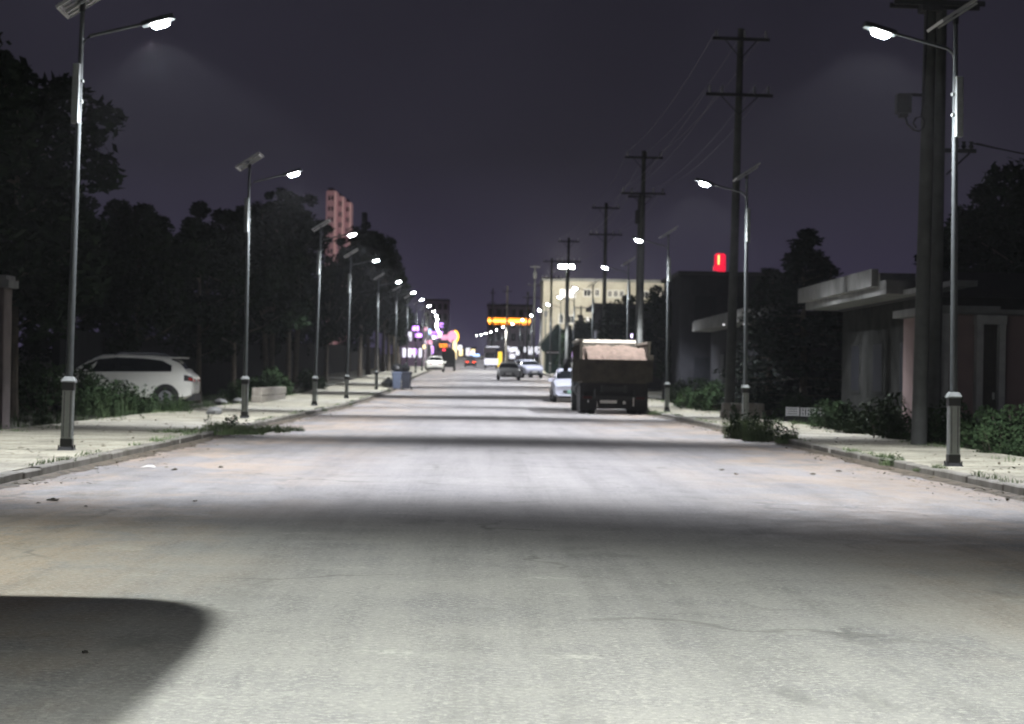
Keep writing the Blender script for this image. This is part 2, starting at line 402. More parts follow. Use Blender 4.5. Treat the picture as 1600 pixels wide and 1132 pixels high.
# ------------------------------------------------------------------ utility poles and their lines
def arm_mb(w_, z, y=0):
    m = MB(); m.box(-w_, w_, y - .05, y + .05, z - .05, z + .05)
    for k in (-1, 1): m.tube([(k * w_ * .55, y, z - .04), (0, y, z - .62)], .018, 6)
    return m
def insulator(mb, x, z):
    mb.lathe([(.02, 0), (.055, .05), (.03, .09), (.06, .13), (.03, .17), (.045, .21), (.02, .25)], (x, 0, z), 10)
TOPX = (-.78, .12, .82); LOWX = (-.95, -.55, .5, .95)
def make_pole(h, arms=True, r0=.165, r1=.10):
    t = thing('utility_pole', 'utility pole', 'utility pole')
    p = MB(); p.tube([(0, 0, -.1), (0, 0, h * .5), (0, 0, h)], [r0, (r0 + r1) / 2, r1], 14); p.build('pole', M_conc, t, True)
    if arms:
        for z, xs, wd in ((h - .35, TOPX, .92), (h - 2.1, LOWX, 1.08)):
            a = arm_mb(wd, z, -.15).build('crossarm', M_iron, t)
            for x in xs:
                i = MB(); insulator(i, x, z + .05); i.build('insulator', M_ins, t, True)
    return t
pole_spec = [  # depth, x, height
    (70, 8.05, 12.65), (105, 7.70, 12.2), (142, 8.05, 12.2), (190, 7.55, 12.3), (225, 7.25, 12.0), (285, 7.0, 11.5)]
pole_label = ['grey concrete utility pole with two crossarms standing behind a stone block on the right pavement',
              'dark utility pole with two crossarms rising directly behind the dump truck',
              'slim utility pole with lit insulators, just left of the pole behind the dump truck',
              'utility pole standing under the bright floodlight by the cream building',
              'utility pole in front of the left corner of the cream building',
              'thin dark utility pole left of the cream building, beyond the green shelter']
up = make_pole(12.3)
heads = []
for i, ((d, x, h), lb) in enumerate(zip(pole_spec, pole_label)):
    o = up if i == 0 else copy_tree(up)
    o.location = (x, d, gz(d)); o.rotation_euler = (0, R((.8, .2, 0, .1, 0, 0)[i]), 0); o['label'] = lb; o['group'] = 'utility poles along the right side'
    o.scale = (1, 1, h / 12.3)
    heads.append((x + h * math.sin(o.rotation_euler.y), d, gz(d) + h))
# twin poles carrying a transformer frame, close on the right
tp = make_pole(12.5, False, .155, .10)
tp.location = (8.52, 42, 0); tp.rotation_euler = (0, R(.6), 0); tp['label'] = 'thick concrete pole of the pair behind the nearest right street lamp, hung with a box'
tp2 = make_pole(12.5, False, .135, .09); tp2.location = (9.22, 44, 0); tp2.rotation_euler = (0, R(.2), 0); tp2['label'] = 'paler concrete pole of the pair, close behind the nearest right street lamp'
for o in (tp, tp2): o['group'] = 'twin poles carrying the line frame'
fr = MB(); fr.box(-.75, 1.0, -.26, -.2, 8.60, 8.70); fr.box(-.75, 1.0, .2, .26, 8.60, 8.70); fr.box(-.2, .2, -.24, .24, 8.5, 8.82)
fr.box(-.66, -.60, -.05, .05, 8.7, 9.1); fr.build('crossarm', M_iron, tp)
cb = MB(); cb.rbox(-.62, -.34, -.16, .16, 6.52, 6.90, .02); cb.box(-.56, -.40, -.1, .1, 6.44, 6.53); cb.box(-.40, -.12, -.02, .02, 6.86, 6.92); cb.build('junction_box', M_iron, tp)
lp = MB(); lp.tube([(-.10, -.2, 8.6), (-.11, -.2, 7.7), (-.13, -.2, 6.7), (-.17, -.2, 6.45)] , .018, 6)
lp.tube([(-.46, -.1, 6.46), (-.42, -.14, 6.30), (-.30, -.2, 6.18), (-.2, -.2, 6.16), (-.12, -.2, 6.24), (-.10, -.2, 6.36), (-.16, -.2, 6.45), (-.27, -.2, 6.42), (-.32, -.2, 6.32), (-.26, -.2, 6.22)], .022, 6)
lp.build('cable_loop', M_black, tp, True)
br = MB(); br.box(.10, .75, -.05, .05, 6.0, 6.08); br.tube([(.15, 0, 5.55), (.62, 0, 6.0)], .02, 6)
for k in (.35, .5, .65): br.lathe([(.02, 0), (.06, .05), (.03, .1), (.05, .15)], (k, 0, 6.08), 8)
br.build('service_bracket', M_iron, tp2)
# line conductors, one object per wire
def sag(a, b, s, n=12):
    a, b = Vector(a), Vector(b)
    return [a.lerp(b, i / n) - Vector((0, 0, 4 * s * (i / n) * (1 - i / n))) for i in range(n + 1)]
nodes = heads
wl = {0: 'outer left', 1: 'middle', 2: 'right'}
for k, x in enumerate(TOPX):
    pts = []
    for a, b in zip(nodes, nodes[1:]): pts += sag((a[0] + x, a[1], a[2] - .04), (b[0] + x, b[1], b[2] - .04), .45)[:-1]
    pts.append((nodes[-1][0] + x, nodes[-1][1], nodes[-1][2] - .04))
    tag(MB().tube(pts, .009, 5).build('power_line', M_wire), 'thin bare wire on the top crossarms of the right poles, %s of three' % wl[k], 'power line', 'wires on the top crossarms')
wl = {0: 'outer left', 1: 'inner left', 2: 'inner right', 3: 'outer right'}
for k, x in enumerate(LOWX):
    pts = []
    for a, b in zip(nodes, nodes[1:]): pts += sag((a[0] + x, a[1], a[2] - 1.79), (b[0] + x, b[1], b[2] - 1.79), .5)[:-1]
    pts.append((nodes[-1][0] + x, nodes[-1][1], nodes[-1][2] - 1.79))
    tag(MB().tube(pts, .008, 5).build('power_line', M_wire), 'thin wire on the lower crossarms of the right poles, %s of four' % wl[k], 'power line', 'wires on the lower crossarms')
for k in range(2):
    tag(MB().tube(sag((9.9 + .1 * k, 44, 6.2), (17, 46 + k, 6.05), .25), .014, 5).build('service_cable', M_black), ('upper' if k else 'lower') + ' dark cable running from the paler twin pole to the right edge', 'cable', 'cables to the right')

# ------------------------------------------------------------------ cars
M_tyre = mat('tyre_rubber', (.018, .018, .019), .85, scale=12)
M_rim = mat('wheel_rim', (.35, .36, .37), .35, metal=.6, var=.15)
M_glass = mat('car_glass', (.008, .010, .012), .08, var=.2, spec=.5)
M_dark = mat('car_plastic', (.02, .021, .022), .6)
M_red = mat('tail_lens', (.35, .015, .012), .25, var=.2)
M_chrome = mat('car_chrome', (.6, .62, .65), .2, metal=.8, var=.1)
M_hl = mat('headlamp_glass', (.55, .58, .62), .15, var=.15)
M_plate_g = mat('plate_green', (.22, .42, .34), .5, var=.1)
M_plate_w = mat('plate_white', (.6, .6, .58), .5, var=.1)
def lofted_car(name, label, loc, rz, paint, L=4.6, W=1.85, H=1.68, kind='suv', group=None, plate=None, lights=None):
    t = thing(name, label, 'car', loc, rz, group)
    hw = W / 2
    # y from the rear, sill, belt, roof
    if kind == 'suv':
        S = [(0, .50, .92, .93, .88), (.05, .36, 1.00, 1.02, .95), (.18, .30, 1.04, 1.12, .98), (.42, .28, 1.06, 1.40, 1), (.72, .27, 1.06, .955 * H, 1), (1.3, .26, 1.05, .985 * H, 1), (2.2, .26, 1.03, H, 1), (2.75, .26, 1.02, .985 * H, 1), (3.15, .26, 1.02, .88 * H, 1), (3.62, .26, 1.02, 1.06, 1), (3.95, .27, .96, 1.0, .99), (4.35, .28, .86, .90, .95), (4.55, .32, .74, .77, .88), (L, .40, .60, .62, .78)]
    else:
        S = [(0, .46, .80, .82, .86), (.05, .34, .90, .93, .94), (.35, .28, .94, .985, .98), (.75, .26, .93, 1.0, 1), (1.05, .25, .92, 1.16, 1), (1.5, .25, .91, .96 * H, 1), (2.1, .25, .90, H, 1), (2.6, .25, .89, .97 * H, 1), (3.0, .25, .89, .83 * H, 1), (3.45, .25, .88, .94, 1), (3.9, .26, .83, .88, .98), (4.3, .28, .76, .80, .94), (4.5, .32, .66, .69, .87), (L, .40, .56, .58, .76)]
    S = [(y * L / S[-1][0], a, b, c, k) for y, a, b, c, k in S]
    P = []
    for y, zs, zb, zr, k in S:
        wd = hw * k; rise = max(0, min(1, (zr - zb) / .5)); wr = wd * (.92 - .20 * rise)
        zm = zs + (zb - zs) * .5
        half = [(0, zs), (wd * .82, zs), (wd * .965, zs + .08), (wd, zm), (wd * .965, zb), (wr, zr - .055 * rise - .008), (wr * .84, zr - .004), (0, zr + .02)]
        P.append([Vector((x, y - L / 2, z)) for x, z in half])
    def samp(u, v, sgn, off=0):
        i = min(int(u), len(P) - 2); j = min(int(v), 6); a, b = u - i, v - j
        p = (P[i][j] * (1 - a) + P[i + 1][j] * a) * (1 - b) + (P[i][j + 1] * (1 - a) + P[i + 1][j + 1] * a) * b
        du = P[i + 1][j] * (1 - b) + P[i + 1][j + 1] * b - P[i][j] * (1 - b) - P[i][j + 1] * b
        dv = P[i][j + 1] * (1 - a) + P[i + 1][j + 1] * a - P[i][j] * (1 - a) - P[i + 1][j] * a
        n_ = du.cross(dv)
        if n_.length > 1e-9: n_.normalize()
        if n_.x < 0 or (abs(n_.x) < 1e-6 and n_.z < 0): n_ = -n_
        p = p + n_ * off
        return Vector((p.x * sgn, p.y, p.z))
    body = MB()
    rings = [[*r, *[Vector((-p.x, p.y, p.z)) for p in r[6:0:-1]]] for r in P]
    body.loft(rings); bo = body.build('body', paint, t, True)
    def patch(mb, u0, u1, v0, v1, off=.006, both=True, nu=6, nv=4):
        for sgn in ((1, -1) if both else (1,)):
            vs = [samp(u0 + (u1 - u0) * i / nu, v0 + (v1 - v0) * j / nv, sgn, off) for i in range(nu + 1) for j in range(nv + 1)]
            mb.add(vs, [(i * (nv + 1) + j, i * (nv + 1) + j + 1, (i + 1) * (nv + 1) + j + 1, (i + 1) * (nv + 1) + j) for i in range(nu) for j in range(nv)])
    if kind == 'suv':
        g = MB(); 
        for sgn in (1, -1):   # side glass drawn as one band tapering to the rear
            pts = [(3.75, 4.12, 4.60), (4.4, 4.10, 4.88), (5.2, 4.10, 4.93), (6.2, 4.10, 4.94), (7.2, 4.10, 4.92), (8.0, 4.10, 4.86), (8.7, 4.10, 4.7)]
            vs = []
            for u, a, b in pts:
                for k in range(5): vs.append(samp(u, a + (b - a) * k / 4, sgn, .006))
            g.add(vs, [(i * 5 + j, i * 5 + j + 1, i * 5 + 6 + j, i * 5 + 5 + j) for i in range(len(pts) - 1) for j in range(4)])
        g.build('side_window', M_glass, t)
        ws = MB(); patch(ws, 7.65, 8.85, 5.15, 7, .007); ws.build('windscreen', M_glass, t)
        rw = MB(); patch(rw, 2.25, 3.85, 5.2, 7, .007); rw.build('rear_window', M_glass, t)
        sp = MB(); sp.loft([[Vector((x * .60, y, z)) for x, z in ((-hw, .96 * H - .03), (hw, .96 * H - .03), (hw * .96, .965 * H), (-hw * .96, .965 * H))] for y in (-L / 2 + .30, -L / 2 + .9)]); sp.build('spoiler', paint, t)
    else:
        g = MB(); patch(g, 4.25, 8.7, 4.12, 4.88); g.build('side_window', M_glass, t)
        ws = MB(); patch(ws, 7.5, 8.9, 5.1, 7, .007); ws.build('windscreen', M_glass, t)
        rw = MB(); patch(rw, 3.6, 4.9, 5.1, 7, .007); rw.build('rear_window', M_glass, t)
    zl = .88 if kind == 'suv' else .74
    for sgn in (1, -1):
        h = MB(); patch(h, .25, 2.35, 3.45, 3.92, .008, False) if sgn == 1 else None
        if sgn == -1:
            vs = [samp(.25 + 2.1 * i / 6, 3.45 + .47 * j / 4, -1, .008) for i in range(7) for j in range(5)]
            h.add(vs, [(i * 5 + j, i * 5 + j + 1, i * 5 + 6 + j, i * 5 + 5 + j) for i in range(6) for j in range(4)])
        tl = h.build('tail_lamp', M_dark, t)
        r = MB(); vs = [samp(.5 + 1.1 * i / 4, 3.55 + .22 * j / 2, sgn, .014) for i in range(5) for j in range(3)]
        r.add(vs, [(i * 3 + j, i * 3 + j + 1, i * 3 + 4 + j, i * 3 + 3 + j) for i in range(4) for j in range(2)])
        r.box(sgn * hw * .55 - .17, sgn * hw * .55 + .17, -L / 2 - .012, -L / 2 + .04, zl - .06, zl + .02)
        r.build('lens', lights or M_red, tl)
        f = MB(); f.box(sgn * hw * .62 - .17, sgn * hw * .62 + .17, L / 2 - .20, L / 2 - .055, .66 if kind == 'suv' else .58, .76 if kind == 'suv' else .66)
        vs = [samp(11.3 + 1.4 * i / 4, 3.5 + .4 * j / 2, sgn, .01) for i in range(5) for j in range(3)]
        f.add(vs, [(i * 3 + j, i * 3 + j + 1, i * 3 + 4 + j, i * 3 + 3 + j) for i in range(4) for j in range(2)])
        f.build('headlight', M_hl, t)
        mi = MB(); mi.rbox(sgn * (hw + .10) - .10, sgn * (hw + .10) + .10, L * .235, L * .235 + .10, .98 * (1 if kind == 'suv' else .92), 1.13 * (1 if kind == 'suv' else .92), .02); mi.build('wing_mirror', paint, t)
    gr = MB(); gr.box(-hw * .48, hw * .48, L / 2 - .1, L / 2 + .012, .46, .58); gr.box(-hw * .66, hw * .66, L / 2 - .12, L / 2 + .006, .30, .42); gr.build('grille', M_dark, t)
    rb = MB(); rb.box(-hw * .84, hw * .84, -L / 2 - .03, -L / 2 + .2, .26, .46); rb.build('bumper', M_dark if kind == 'suv' else paint, t)
    rb = MB(); rb.box(-hw * .7, hw * .7, L / 2 - .2, L / 2 + .0, .24, .31); rb.build('bumper', M_dark if kind == 'suv' else paint, t)
    pl = MB(); pl.box(-.24, .24, -L / 2 - .045, -L / 2 - .03, .56, .70); pl.box(-.24, .24, L / 2 + .012, L / 2 + .03, .44, .58); pl.build('number_plate', plate or M_plate_w, t)
    if kind == 'suv':
        rr = MB()
        for sgn in (1, -1): rr.tube([(sgn * hw * .62, L * -.28, H * .99), (sgn * hw * .62, L * -.25, H + .045), (sgn * hw * .62, L * .02, H + .05), (sgn * hw * .62, L * .07, H * .985)], .02, 6)
        rr.build('roof_rail', M_chrome, t)
    for yy in (-L / 2 + .17 * L + .08, L / 2 - .19 * L):
        for sgn in (1, -1):
            ar = MB(); ar.disc((sgn * (hw - .06), yy, .345), (sgn, 0, 0), .40, .062, 22); ar.build('wheel_arch', M_dark, t)
            wh = MB(); x0 = sgn * (hw - .2)
            rings = [[Vector((x0 + sgn * dx, yy + r_ * math.cos(2 * math.pi * k / 20), .335 + r_ * math.sin(2 * math.pi * k / 20))) for k in range(20)] for dx, r_ in ((0, .30), (.02, .335), (.20, .335), (.222, .31), (.222, .22))]
            wh.loft(rings); wo = wh.build('wheel', M_tyre, t, True)
            ri = MB(); ri.disc((x0 + sgn * .205, yy, .335), (sgn, 0, 0), .215, .022, 20)
            for k in range(5):
                a = 2 * math.pi * k / 5
                ri.box(-.03, .03, .03, .205, 0, .012, Matrix.Translation((x0 + sgn * .226, yy, .335)) @ Matrix.Rotation(R(90) * sgn, 4, 'Y') @ Matrix.Rotation(a, 4, 'Z'))
            ri.build('rim', M_rim, wo)
    return t
M_white = mat('white_paint', (.78, .79, .72), .28, var=.06, scale=3, coat=.4)
M_silver = mat('silver_paint', (.34, .35, .34), .32, metal=.4, var=.08, scale=3)
M_pearl = mat('pale_blue_white_paint', (.40, .42, .50), .35, var=.06, scale=3, coat=.3)
lofted_car('parked_car', 'white hatchback car parked side-on behind weeds, left of the road', (-10.60, 65.5, .16), R(90), M_white, 4.2, 1.8, 1.60)
lofted_car('parked_car', 'white car facing the camera, half hidden behind the dump truck', (4.42, 105.5, gz(104) ), R(180), M_pearl, 4.5, 1.86, 1.62, plate=M_plate_g)
lofted_car('parked_car', 'silver grey sedan facing the camera in the right lane, far down the road', (2.3, 174.5, gz(173)), R(180), M_silver, 4.5, 1.8, 1.46, 'sedan')
lofted_car('parked_car', 'bluish white car parked at the right kerb just behind the silver grey sedan', (4.1, 190, gz(189)), R(196), M_pearl, 4.6, 1.82, 1.58)
lofted_car('parked_car', 'white car seen from behind at the far left kerb, beyond the wheelie bins', (-4.75, 233, gz(232)), 0, M_white, 4.5, 1.8, 1.66)
M_tail_on = mat('tail_lens_lit', (.5, .03, .02), .3, emit=(1.0, .10, .04), estr=9)
lofted_car('driving_car', 'distant dark car with glowing red tail lights in the middle of the road', (-1.5, 345, gz(345)), 0, M_dark, 4.4, 1.8, 1.5, 'sedan', lights=M_tail_on)

# ------------------------------------------------------------------ dump truck
M_bed = mat('truck_bed_paint', (.070, .062, .047), .75, spec=.2, c2=(.032, .029, .024), scale=2.5, detail=8)
M_bedtop = mat('pale_bed_rim', (.46, .43, .36), .7, c2=(.26, .24, .20), scale=5)  # rim tone paler than the rest of the bed
M_sand = mat('pink_sand', (.175, .130, .102), .95, c2=(.10, .074, .058), scale=3, bump=.8, detail=8)
M_redd = mat('grimy_tail_lens', (.05, .008, .007), .5, spec=.2)
M_cab = mat('truck_cab_paint', (.06, .08, .09), .4, var=.2)
tr = thing('dump_truck', 'loaded dump truck seen from behind, parked at the right kerb', 'truck', (4.86, 78.3, 0), R(.3))
bw = 1.235
b = MB(); b.box(-bw, -bw + .07, 0, 5.6, 1.2, 2.62); b.box(bw - .07, bw, 0, 5.6, 1.2, 2.56); b.box(-bw + .07, bw - .07, 5.5, 5.6, 1.2, 2.66); b.box(-bw + .07, bw - .07, .06, 5.5, 1.12, 1.2)
for k in range(6): b.box(-bw - .05, -bw, .35 + k * .95, .47 + k * .95, 1.15, 2.5); b.box(bw, bw + .05, .35 + k * .95, .47 + k * .95, 1.15, 2.5)
bd = b.build('cargo_bed', M_bed, tr)
rm = MB(); rm.box(-bw - .05, -bw + .08, -.02, 5.6, 2.62, 2.70); rm.box(bw - .08, bw + .05, -.02, 5.6, 2.56, 2.64); rm.box(-bw + .08, bw - .08, 5.46, 5.64, 2.66, 2.78); rm.box(-bw - .04, -bw + .06, -.045, -.002, 1.98, 2.62); rm.box(bw - .05, bw + .03, -.045, -.002, 1.98, 2.56)
rm.box(bw + .03, bw + .15, -.03, .05, 1.9, 2.16)
rm.build('bed_rim', M_bedtop, bd)
tg = MB(); tg.box(-bw - .06, bw + .13, -.11, -.05, 1.18, 1.97)
for x in (-.8, 0, .8): tg.box(x - .05, x + .05, -.145, -.11, 1.2, 1.92)
tg.box(-bw - .06, bw + .13, -.15, -.11, 1.88, 1.96); tg.box(-bw, bw, -.15, -.11, 1.18, 1.26)
tg.build('tailgate', M_bed, tr)
# the load: a heap of sand sloping towards the tailgate
sd = MB(); nx, ny = 24, 20; rnd = random.Random(5)
for j in range(ny + 1):
    for i in range(nx + 1):
        u, v = i / nx, j / ny
        x = -bw + .07 + (2 * bw - .14) * u; y = .0 + 5.5 * v
        z = 1.90 + .60 * min(1, v * 3.2) ** .8 * (1 - .30 * abs(2 * u - 1) ** 3) + .04 * math.sin(6 * u + 2) + rnd.uniform(-.05, .05) + .05 * math.sin(9 * u + 1.3) * math.sin(14 * v)
        if u < .08: z -= .18
        sd.v.append((x, y, z - .25 * max(0, v - .75)))
sd.f = [(j * (nx + 1) + i, j * (nx + 1) + i + 1, (j + 1) * (nx + 1) + i + 1, (j + 1) * (nx + 1) + i) for j in range(ny) for i in range(nx)]
so = sd.build('sand', M_sand, None, True); so.location = tr.location; so.rotation_euler = tr.rotation_euler
tag(so, 'heap of pinkish sand loaded in the dump truck bed', 'sand heap')
ch = MB()
for x in (-.42, .42): ch.box(x - .05, x + .05, -.05, 7.6, .78, 1.05)
for y in (.0, 1.6, 3.0, 4.6): ch.box(-.37, .37, y, y + .12, .82, 1.0)
ch.box(-.95, .95, 1.0, 1.15, .47, .59); ch.box(-.95, .95, 2.35, 2.5, .47, .59); ch.disc((0, .95, .53), (0, 1, 0), .19, .3, 14)
ch.build('chassis', M_dark, tr)
bm_ = MB(); bm_.box(-1.15, 1.15, -.12, -.02, .52, .66); bm_.tube([(-.7, -.07, .6), (-.7, 0, .9)], .03, 6); bm_.tube([(.7, -.07, .6), (.7, 0, .9)], .03, 6); bm_.build('rear_bumper', M_dark, tr)
pl = MB(); pl.box(-.52, .08, -.145, -.12, .40, .51); pl.build('number_plate', M_plate_w, tr)
for x in (-.98, .92):
    tl = MB(); tl.box(x - .16, x + .16, -.15, -.12, .55, .64); tl.build('tail_lamp', M_redd, tr)
gd = MB(); gd.box(-1.12, 1.12, .18, .24, .62, 1.12); gd.box(-.60, .60, .185, .235, .20, .625); gd.build('underside_screen', M_tyre, tr)  # dark sheets added to close the gaps of light under the bed
rf = MB(); rf.box(-.97, -.93, -.14, -.12, .42, .5); rf.box(.3, .40, -.14, -.12, .38, .48); rf.box(.66, .70, -.14, -.12, .3, .62); rf.build('reflector', M_plate_w, tr)
for x in (-.92, .92):
    mf = MB(); mf.box(x - .31, x + .31, .26, .29, .16, 1.12); mf.build('mudflap', M_tyre, tr)
for y in (1.08, 2.42):
    for x in (-1.08, -.76, .76, 1.08):
        wh = MB(); rings = [[Vector((x + dx, y + r_ * math.cos(2 * math.pi * k / 22), .52 + r_ * math.sin(2 * math.pi * k / 22))) for k in range(22)] for dx, r_ in ((-.14, .3), (-.13, .47), (-.10, .52), (.10, .52), (.13, .47), (.14, .3))]
        wh.loft(rings); wo = wh.build('wheel', M_tyre, tr, True)
        ri = MB(); ri.disc((x - .10, y, .52), (1, 0, 0), .27, .2, 16); ri.build('rim', M_iron, wo)
for x in (-1.08, 1.08):
    wh = MB(); rings = [[Vector((x + dx, 6.9 + r_ * math.cos(2 * math.pi * k / 22), .52 + r_ * math.sin(2 * math.pi * k / 22))) for k in range(22)] for dx, r_ in ((-.14, .3), (-.13, .47), (-.10, .52), (.10, .52), (.13, .47), (.14, .3))]
    wh.loft(rings); wo = wh.build('wheel', M_tyre, tr, True); ri = MB(); ri.disc((x - .145, 6.9, .52), (1, 0, 0), .27, .29, 16); ri.build('rim', M_rim, wo)
cb = MB(); cb.loft([[Vector((x, y, z)) for x, z in ((-1.2, .75), (1.2, .75), (1.2, 1.7), (1.12, 2.5), (-1.12, 2.5), (-1.2, 1.7))] for y in (5.95, 7.6, 7.72)]); cb.build('cab', M_cab, tr)
cw = MB(); cw.box(-.9, .9, 7.72, 7.73, 1.65, 2.35); cw.box(-1.21, -1.2, 6.7, 7.5, 1.6, 2.3); cw.box(-.8, .8, 5.935, 5.95, 1.75, 2.3); cw.build('cab_window', M_glass, tr)
for s in (-1, 1):
    mi = MB(); mi.rbox(s * 1.42 - .1, s * 1.42 + .1, 7.75, 7.83, 1.55, 2.05, .02); mi.tube([(s * 1.2, 7.7, 2.0), (s * 1.42, 7.79, 2.0)], .015, 6); mi.build('wing_mirror', M_dark, tr)
tk = MB(); tk.disc((-1.0, 3.3, .85), (0, 1, 0), .26, 1.3, 18); tk.disc((1.0, 3.3, .85), (0, 1, 0), .26, 1.3, 18); tk.build('fuel_tank', M_iron, tr)

# the parked van whose shadow falls across the lower left
VH = 1.02
vn = thing('parked_van', 'white panel van at the near left kerb whose shadow lies on the road', 'van', (-3.77, 5.2, 0), 0)
V = MB(); rings = []
for y, zt, zb, w1 in ((0, 2.7, .4, .93), (.06, 2.82, .3, .985), (.5, 2.86, .28, .985), (3.9, 2.86, .28, .985), (4.4, 2.855, .28, .965), (4.75, 2.82, .28, .925), (5.02, 2.75, .28, .86), (5.22, 2.62, .28, .76), (5.42, 2.25, .3, .70), (5.62, 1.2, .32, .74), (5.64, .6, .42, .74)):
    rings.append([Vector((x, y, z)) for x, z in ((-w1, zb), (w1, zb), (w1, zb + (zt - zb) * .5), (w1 * .97, zt - .22), (w1 * .86, zt - .04), (w1 * .5, zt), (-w1 * .5, zt), (-w1 * .86, zt - .04), (-w1 * .97, zt - .22), (-w1, zb + (zt - zb) * .5))])
V.loft([[Vector((p.x, p.y, p.z * VH)) for p in r] for r in rings]); V.build('body', M_white, vn, True)
g = MB(); g.box(-.60, .60, 5.61, 5.63, 1.25, 1.9); g.box(.984, .99, 3.9, 4.9, 1.35, 2.0); g.build('window', M_glass, vn)
for s in (-1, 1): q = MB(); q.rbox(s * .55 - .14, s * .55 + .14, 5.58, 5.66, .72, .92, .02); q.build('headlight', M_hl, vn)
q = MB(); q.box(-.36, .36, 5.60, 5.655, .62, .82); q.build('grille', M_dark, vn)
q = MB(); q.box(-.86, .86, 5.45, 5.68, .34, .56); q.build('bumper', M_dark, vn)
for y in (.9, 4.4):
    for s in (-1, 1):
        wh = MB(); wh.disc((s * .80, y, .34), (s, 0, 0), .34, .2, 20); wo = wh.build('wheel', M_tyre, vn, True); ri = MB(); ri.disc((s * .995, y, .34), (s, 0, 0), .2, .012, 16); ri.build('rim', M_rim, wo)

# ------------------------------------------------------------------ plants
M_bark = mat('bark', (.10, .085, .065), .95, c2=(.055, .048, .04), scale=6, bump=.6)
M_leaf = mat('leaf_dark', (.019, .031, .016), .8, spec=.05, c2=(.007, .013, .008), scale=.9)
M_leaf2 = mat('leaf_mid', (.038, .062, .027), .8, spec=.05, c2=(.016, .030, .015), scale=1.2)
M_needle = mat('needles', (.016, .028, .019), .8, spec=.05, c2=(.008, .014, .011), scale=1.5)
M_grass = mat('grass_blade', (.06, .092, .038), .7, spec=.2, c2=(.025, .045, .02), scale=2.5)
M_grassl = mat('grass_blade_pale', (.17, .23, .11), .75, spec=.1, c2=(.07, .11, .05), scale=2.5)
M_dry = mat('dry_grass', (.22, .19, .11), .8, c2=(.12, .11, .06), scale=3)
def leaves(mb, rnd, c, rad, n, size, up=.3):
    for _ in range(n):
        while True:
            p = Vector((rnd.uniform(-1, 1), rnd.uniform(-1, 1), rnd.uniform(-1, 1)))
            if p.length <= 1: break
        p = Vector((p.x * rad[0], p.y * rad[1], p.z * rad[2])) + Vector(c)
        s = size * rnd.uniform(.6, 1.35)
        a = Vector((rnd.gauss(0, 1), rnd.gauss(0, 1), rnd.gauss(0, .6))).normalized()
        b_ = a.cross(Vector((rnd.gauss(0, 1), rnd.gauss(0, 1), rnd.gauss(0, 1) + up))).normalized()
        o = len(mb.v)
        mb.v += [tuple(p - a * s), tuple(p + b_ * s * .42 - a * s * .1), tuple(p + a * s), tuple(p - b_ * s * .42 - a * s * .1)]
        mb.f.append((o, o + 1, o + 2, o + 3))
def make_tree(name, seed, h, r, kind='broad', n=5200, size=.15, leaf=None, base=.22):
    """a tapered trunk with limbs, and a crown of leaf clumps gathered round the limb ends"""
    rnd = random.Random(seed); t = thing(name, 'tree', 'tree')
    tk = MB(); cr_ = MB(); h0 = h * base
    lean = Vector((rnd.uniform(-.03, .03) * h, rnd.uniform(-.03, .03) * h, 0))
    tk.tube([(0, 0, -.1), (0, 0, h * .08), lean * .4 + Vector((0, 0, h * .45)), lean + Vector((0, 0, h * .9))], [h * .021, h * .016, h * .011, h * .003], 9)
    clumps = []
    if kind == 'conifer':
        lv = int(h * 3.2)
        for i in range(lv):
            f = i / lv; z = h * (.08 + .9 * f); rr = r * (1 - f) ** .85 * rnd.uniform(.75, 1.15) + .08
            for k in range(6):
                a = rnd.uniform(0, 6.283); e_ = Vector((math.cos(a) * rr, math.sin(a) * rr, z - rr * .12 + rnd.uniform(-.1, .25)))
                tk.tube([(0, 0, z), e_], [.02, .006], 5)
                for q in (.4, .7, 1.0): clumps.append((Vector((0, 0, z)).lerp(e_, q), .10 + .16 * (1 - f) * q + .06))
    else:
        nl = 11 if kind == 'broad' else 15
        for i in range(nl):
            f = (i + rnd.random()) / nl; z = h0 + (h * .86 - h0) * f; a = i * 2.4 + rnd.uniform(-.5, .5)
            prof = math.sin(math.pi * (.16 + .80 * f)) ** .7
            rr = r * prof * rnd.uniform(.6, 1.0); rise = (.5 if kind == 'broad' else 1.3) * rr
            s = lean * (z / h) + Vector((0, 0, z)); m_ = s + Vector((math.cos(a) * rr * .5, math.sin(a) * rr * .5, rise * .35)); e_ = s + Vector((math.cos(a) * rr, math.sin(a) * rr, rise))
            tk.tube([s, m_, e_], [h * .006, h * .0035, h * .0015], 6)
            for q in range(5):
                c = m_.lerp(e_, rnd.uniform(.1, 1.15)) + Vector((rnd.gauss(0, .28), rnd.gauss(0, .28), rnd.gauss(0, .25))) * r * .55
                if c.z < h0 * .85: c.z = h0 * .85
                clumps.append((c, r * rnd.uniform(.17, .34)))
        for q in range(6): clumps.append((lean + Vector((rnd.gauss(0, .2) * r, rnd.gauss(0, .2) * r, h * rnd.uniform(.82, 1.0))), r * rnd.uniform(.12, .24)))
    per = max(4, n // len(clumps))
    for c, rad in clumps: leaves(cr_, rnd, c, (rad, rad, rad * .75), per, size)
    tk.build('trunk', M_bark, t, True); cr_.build('crown', leaf or M_leaf, t)
    return t
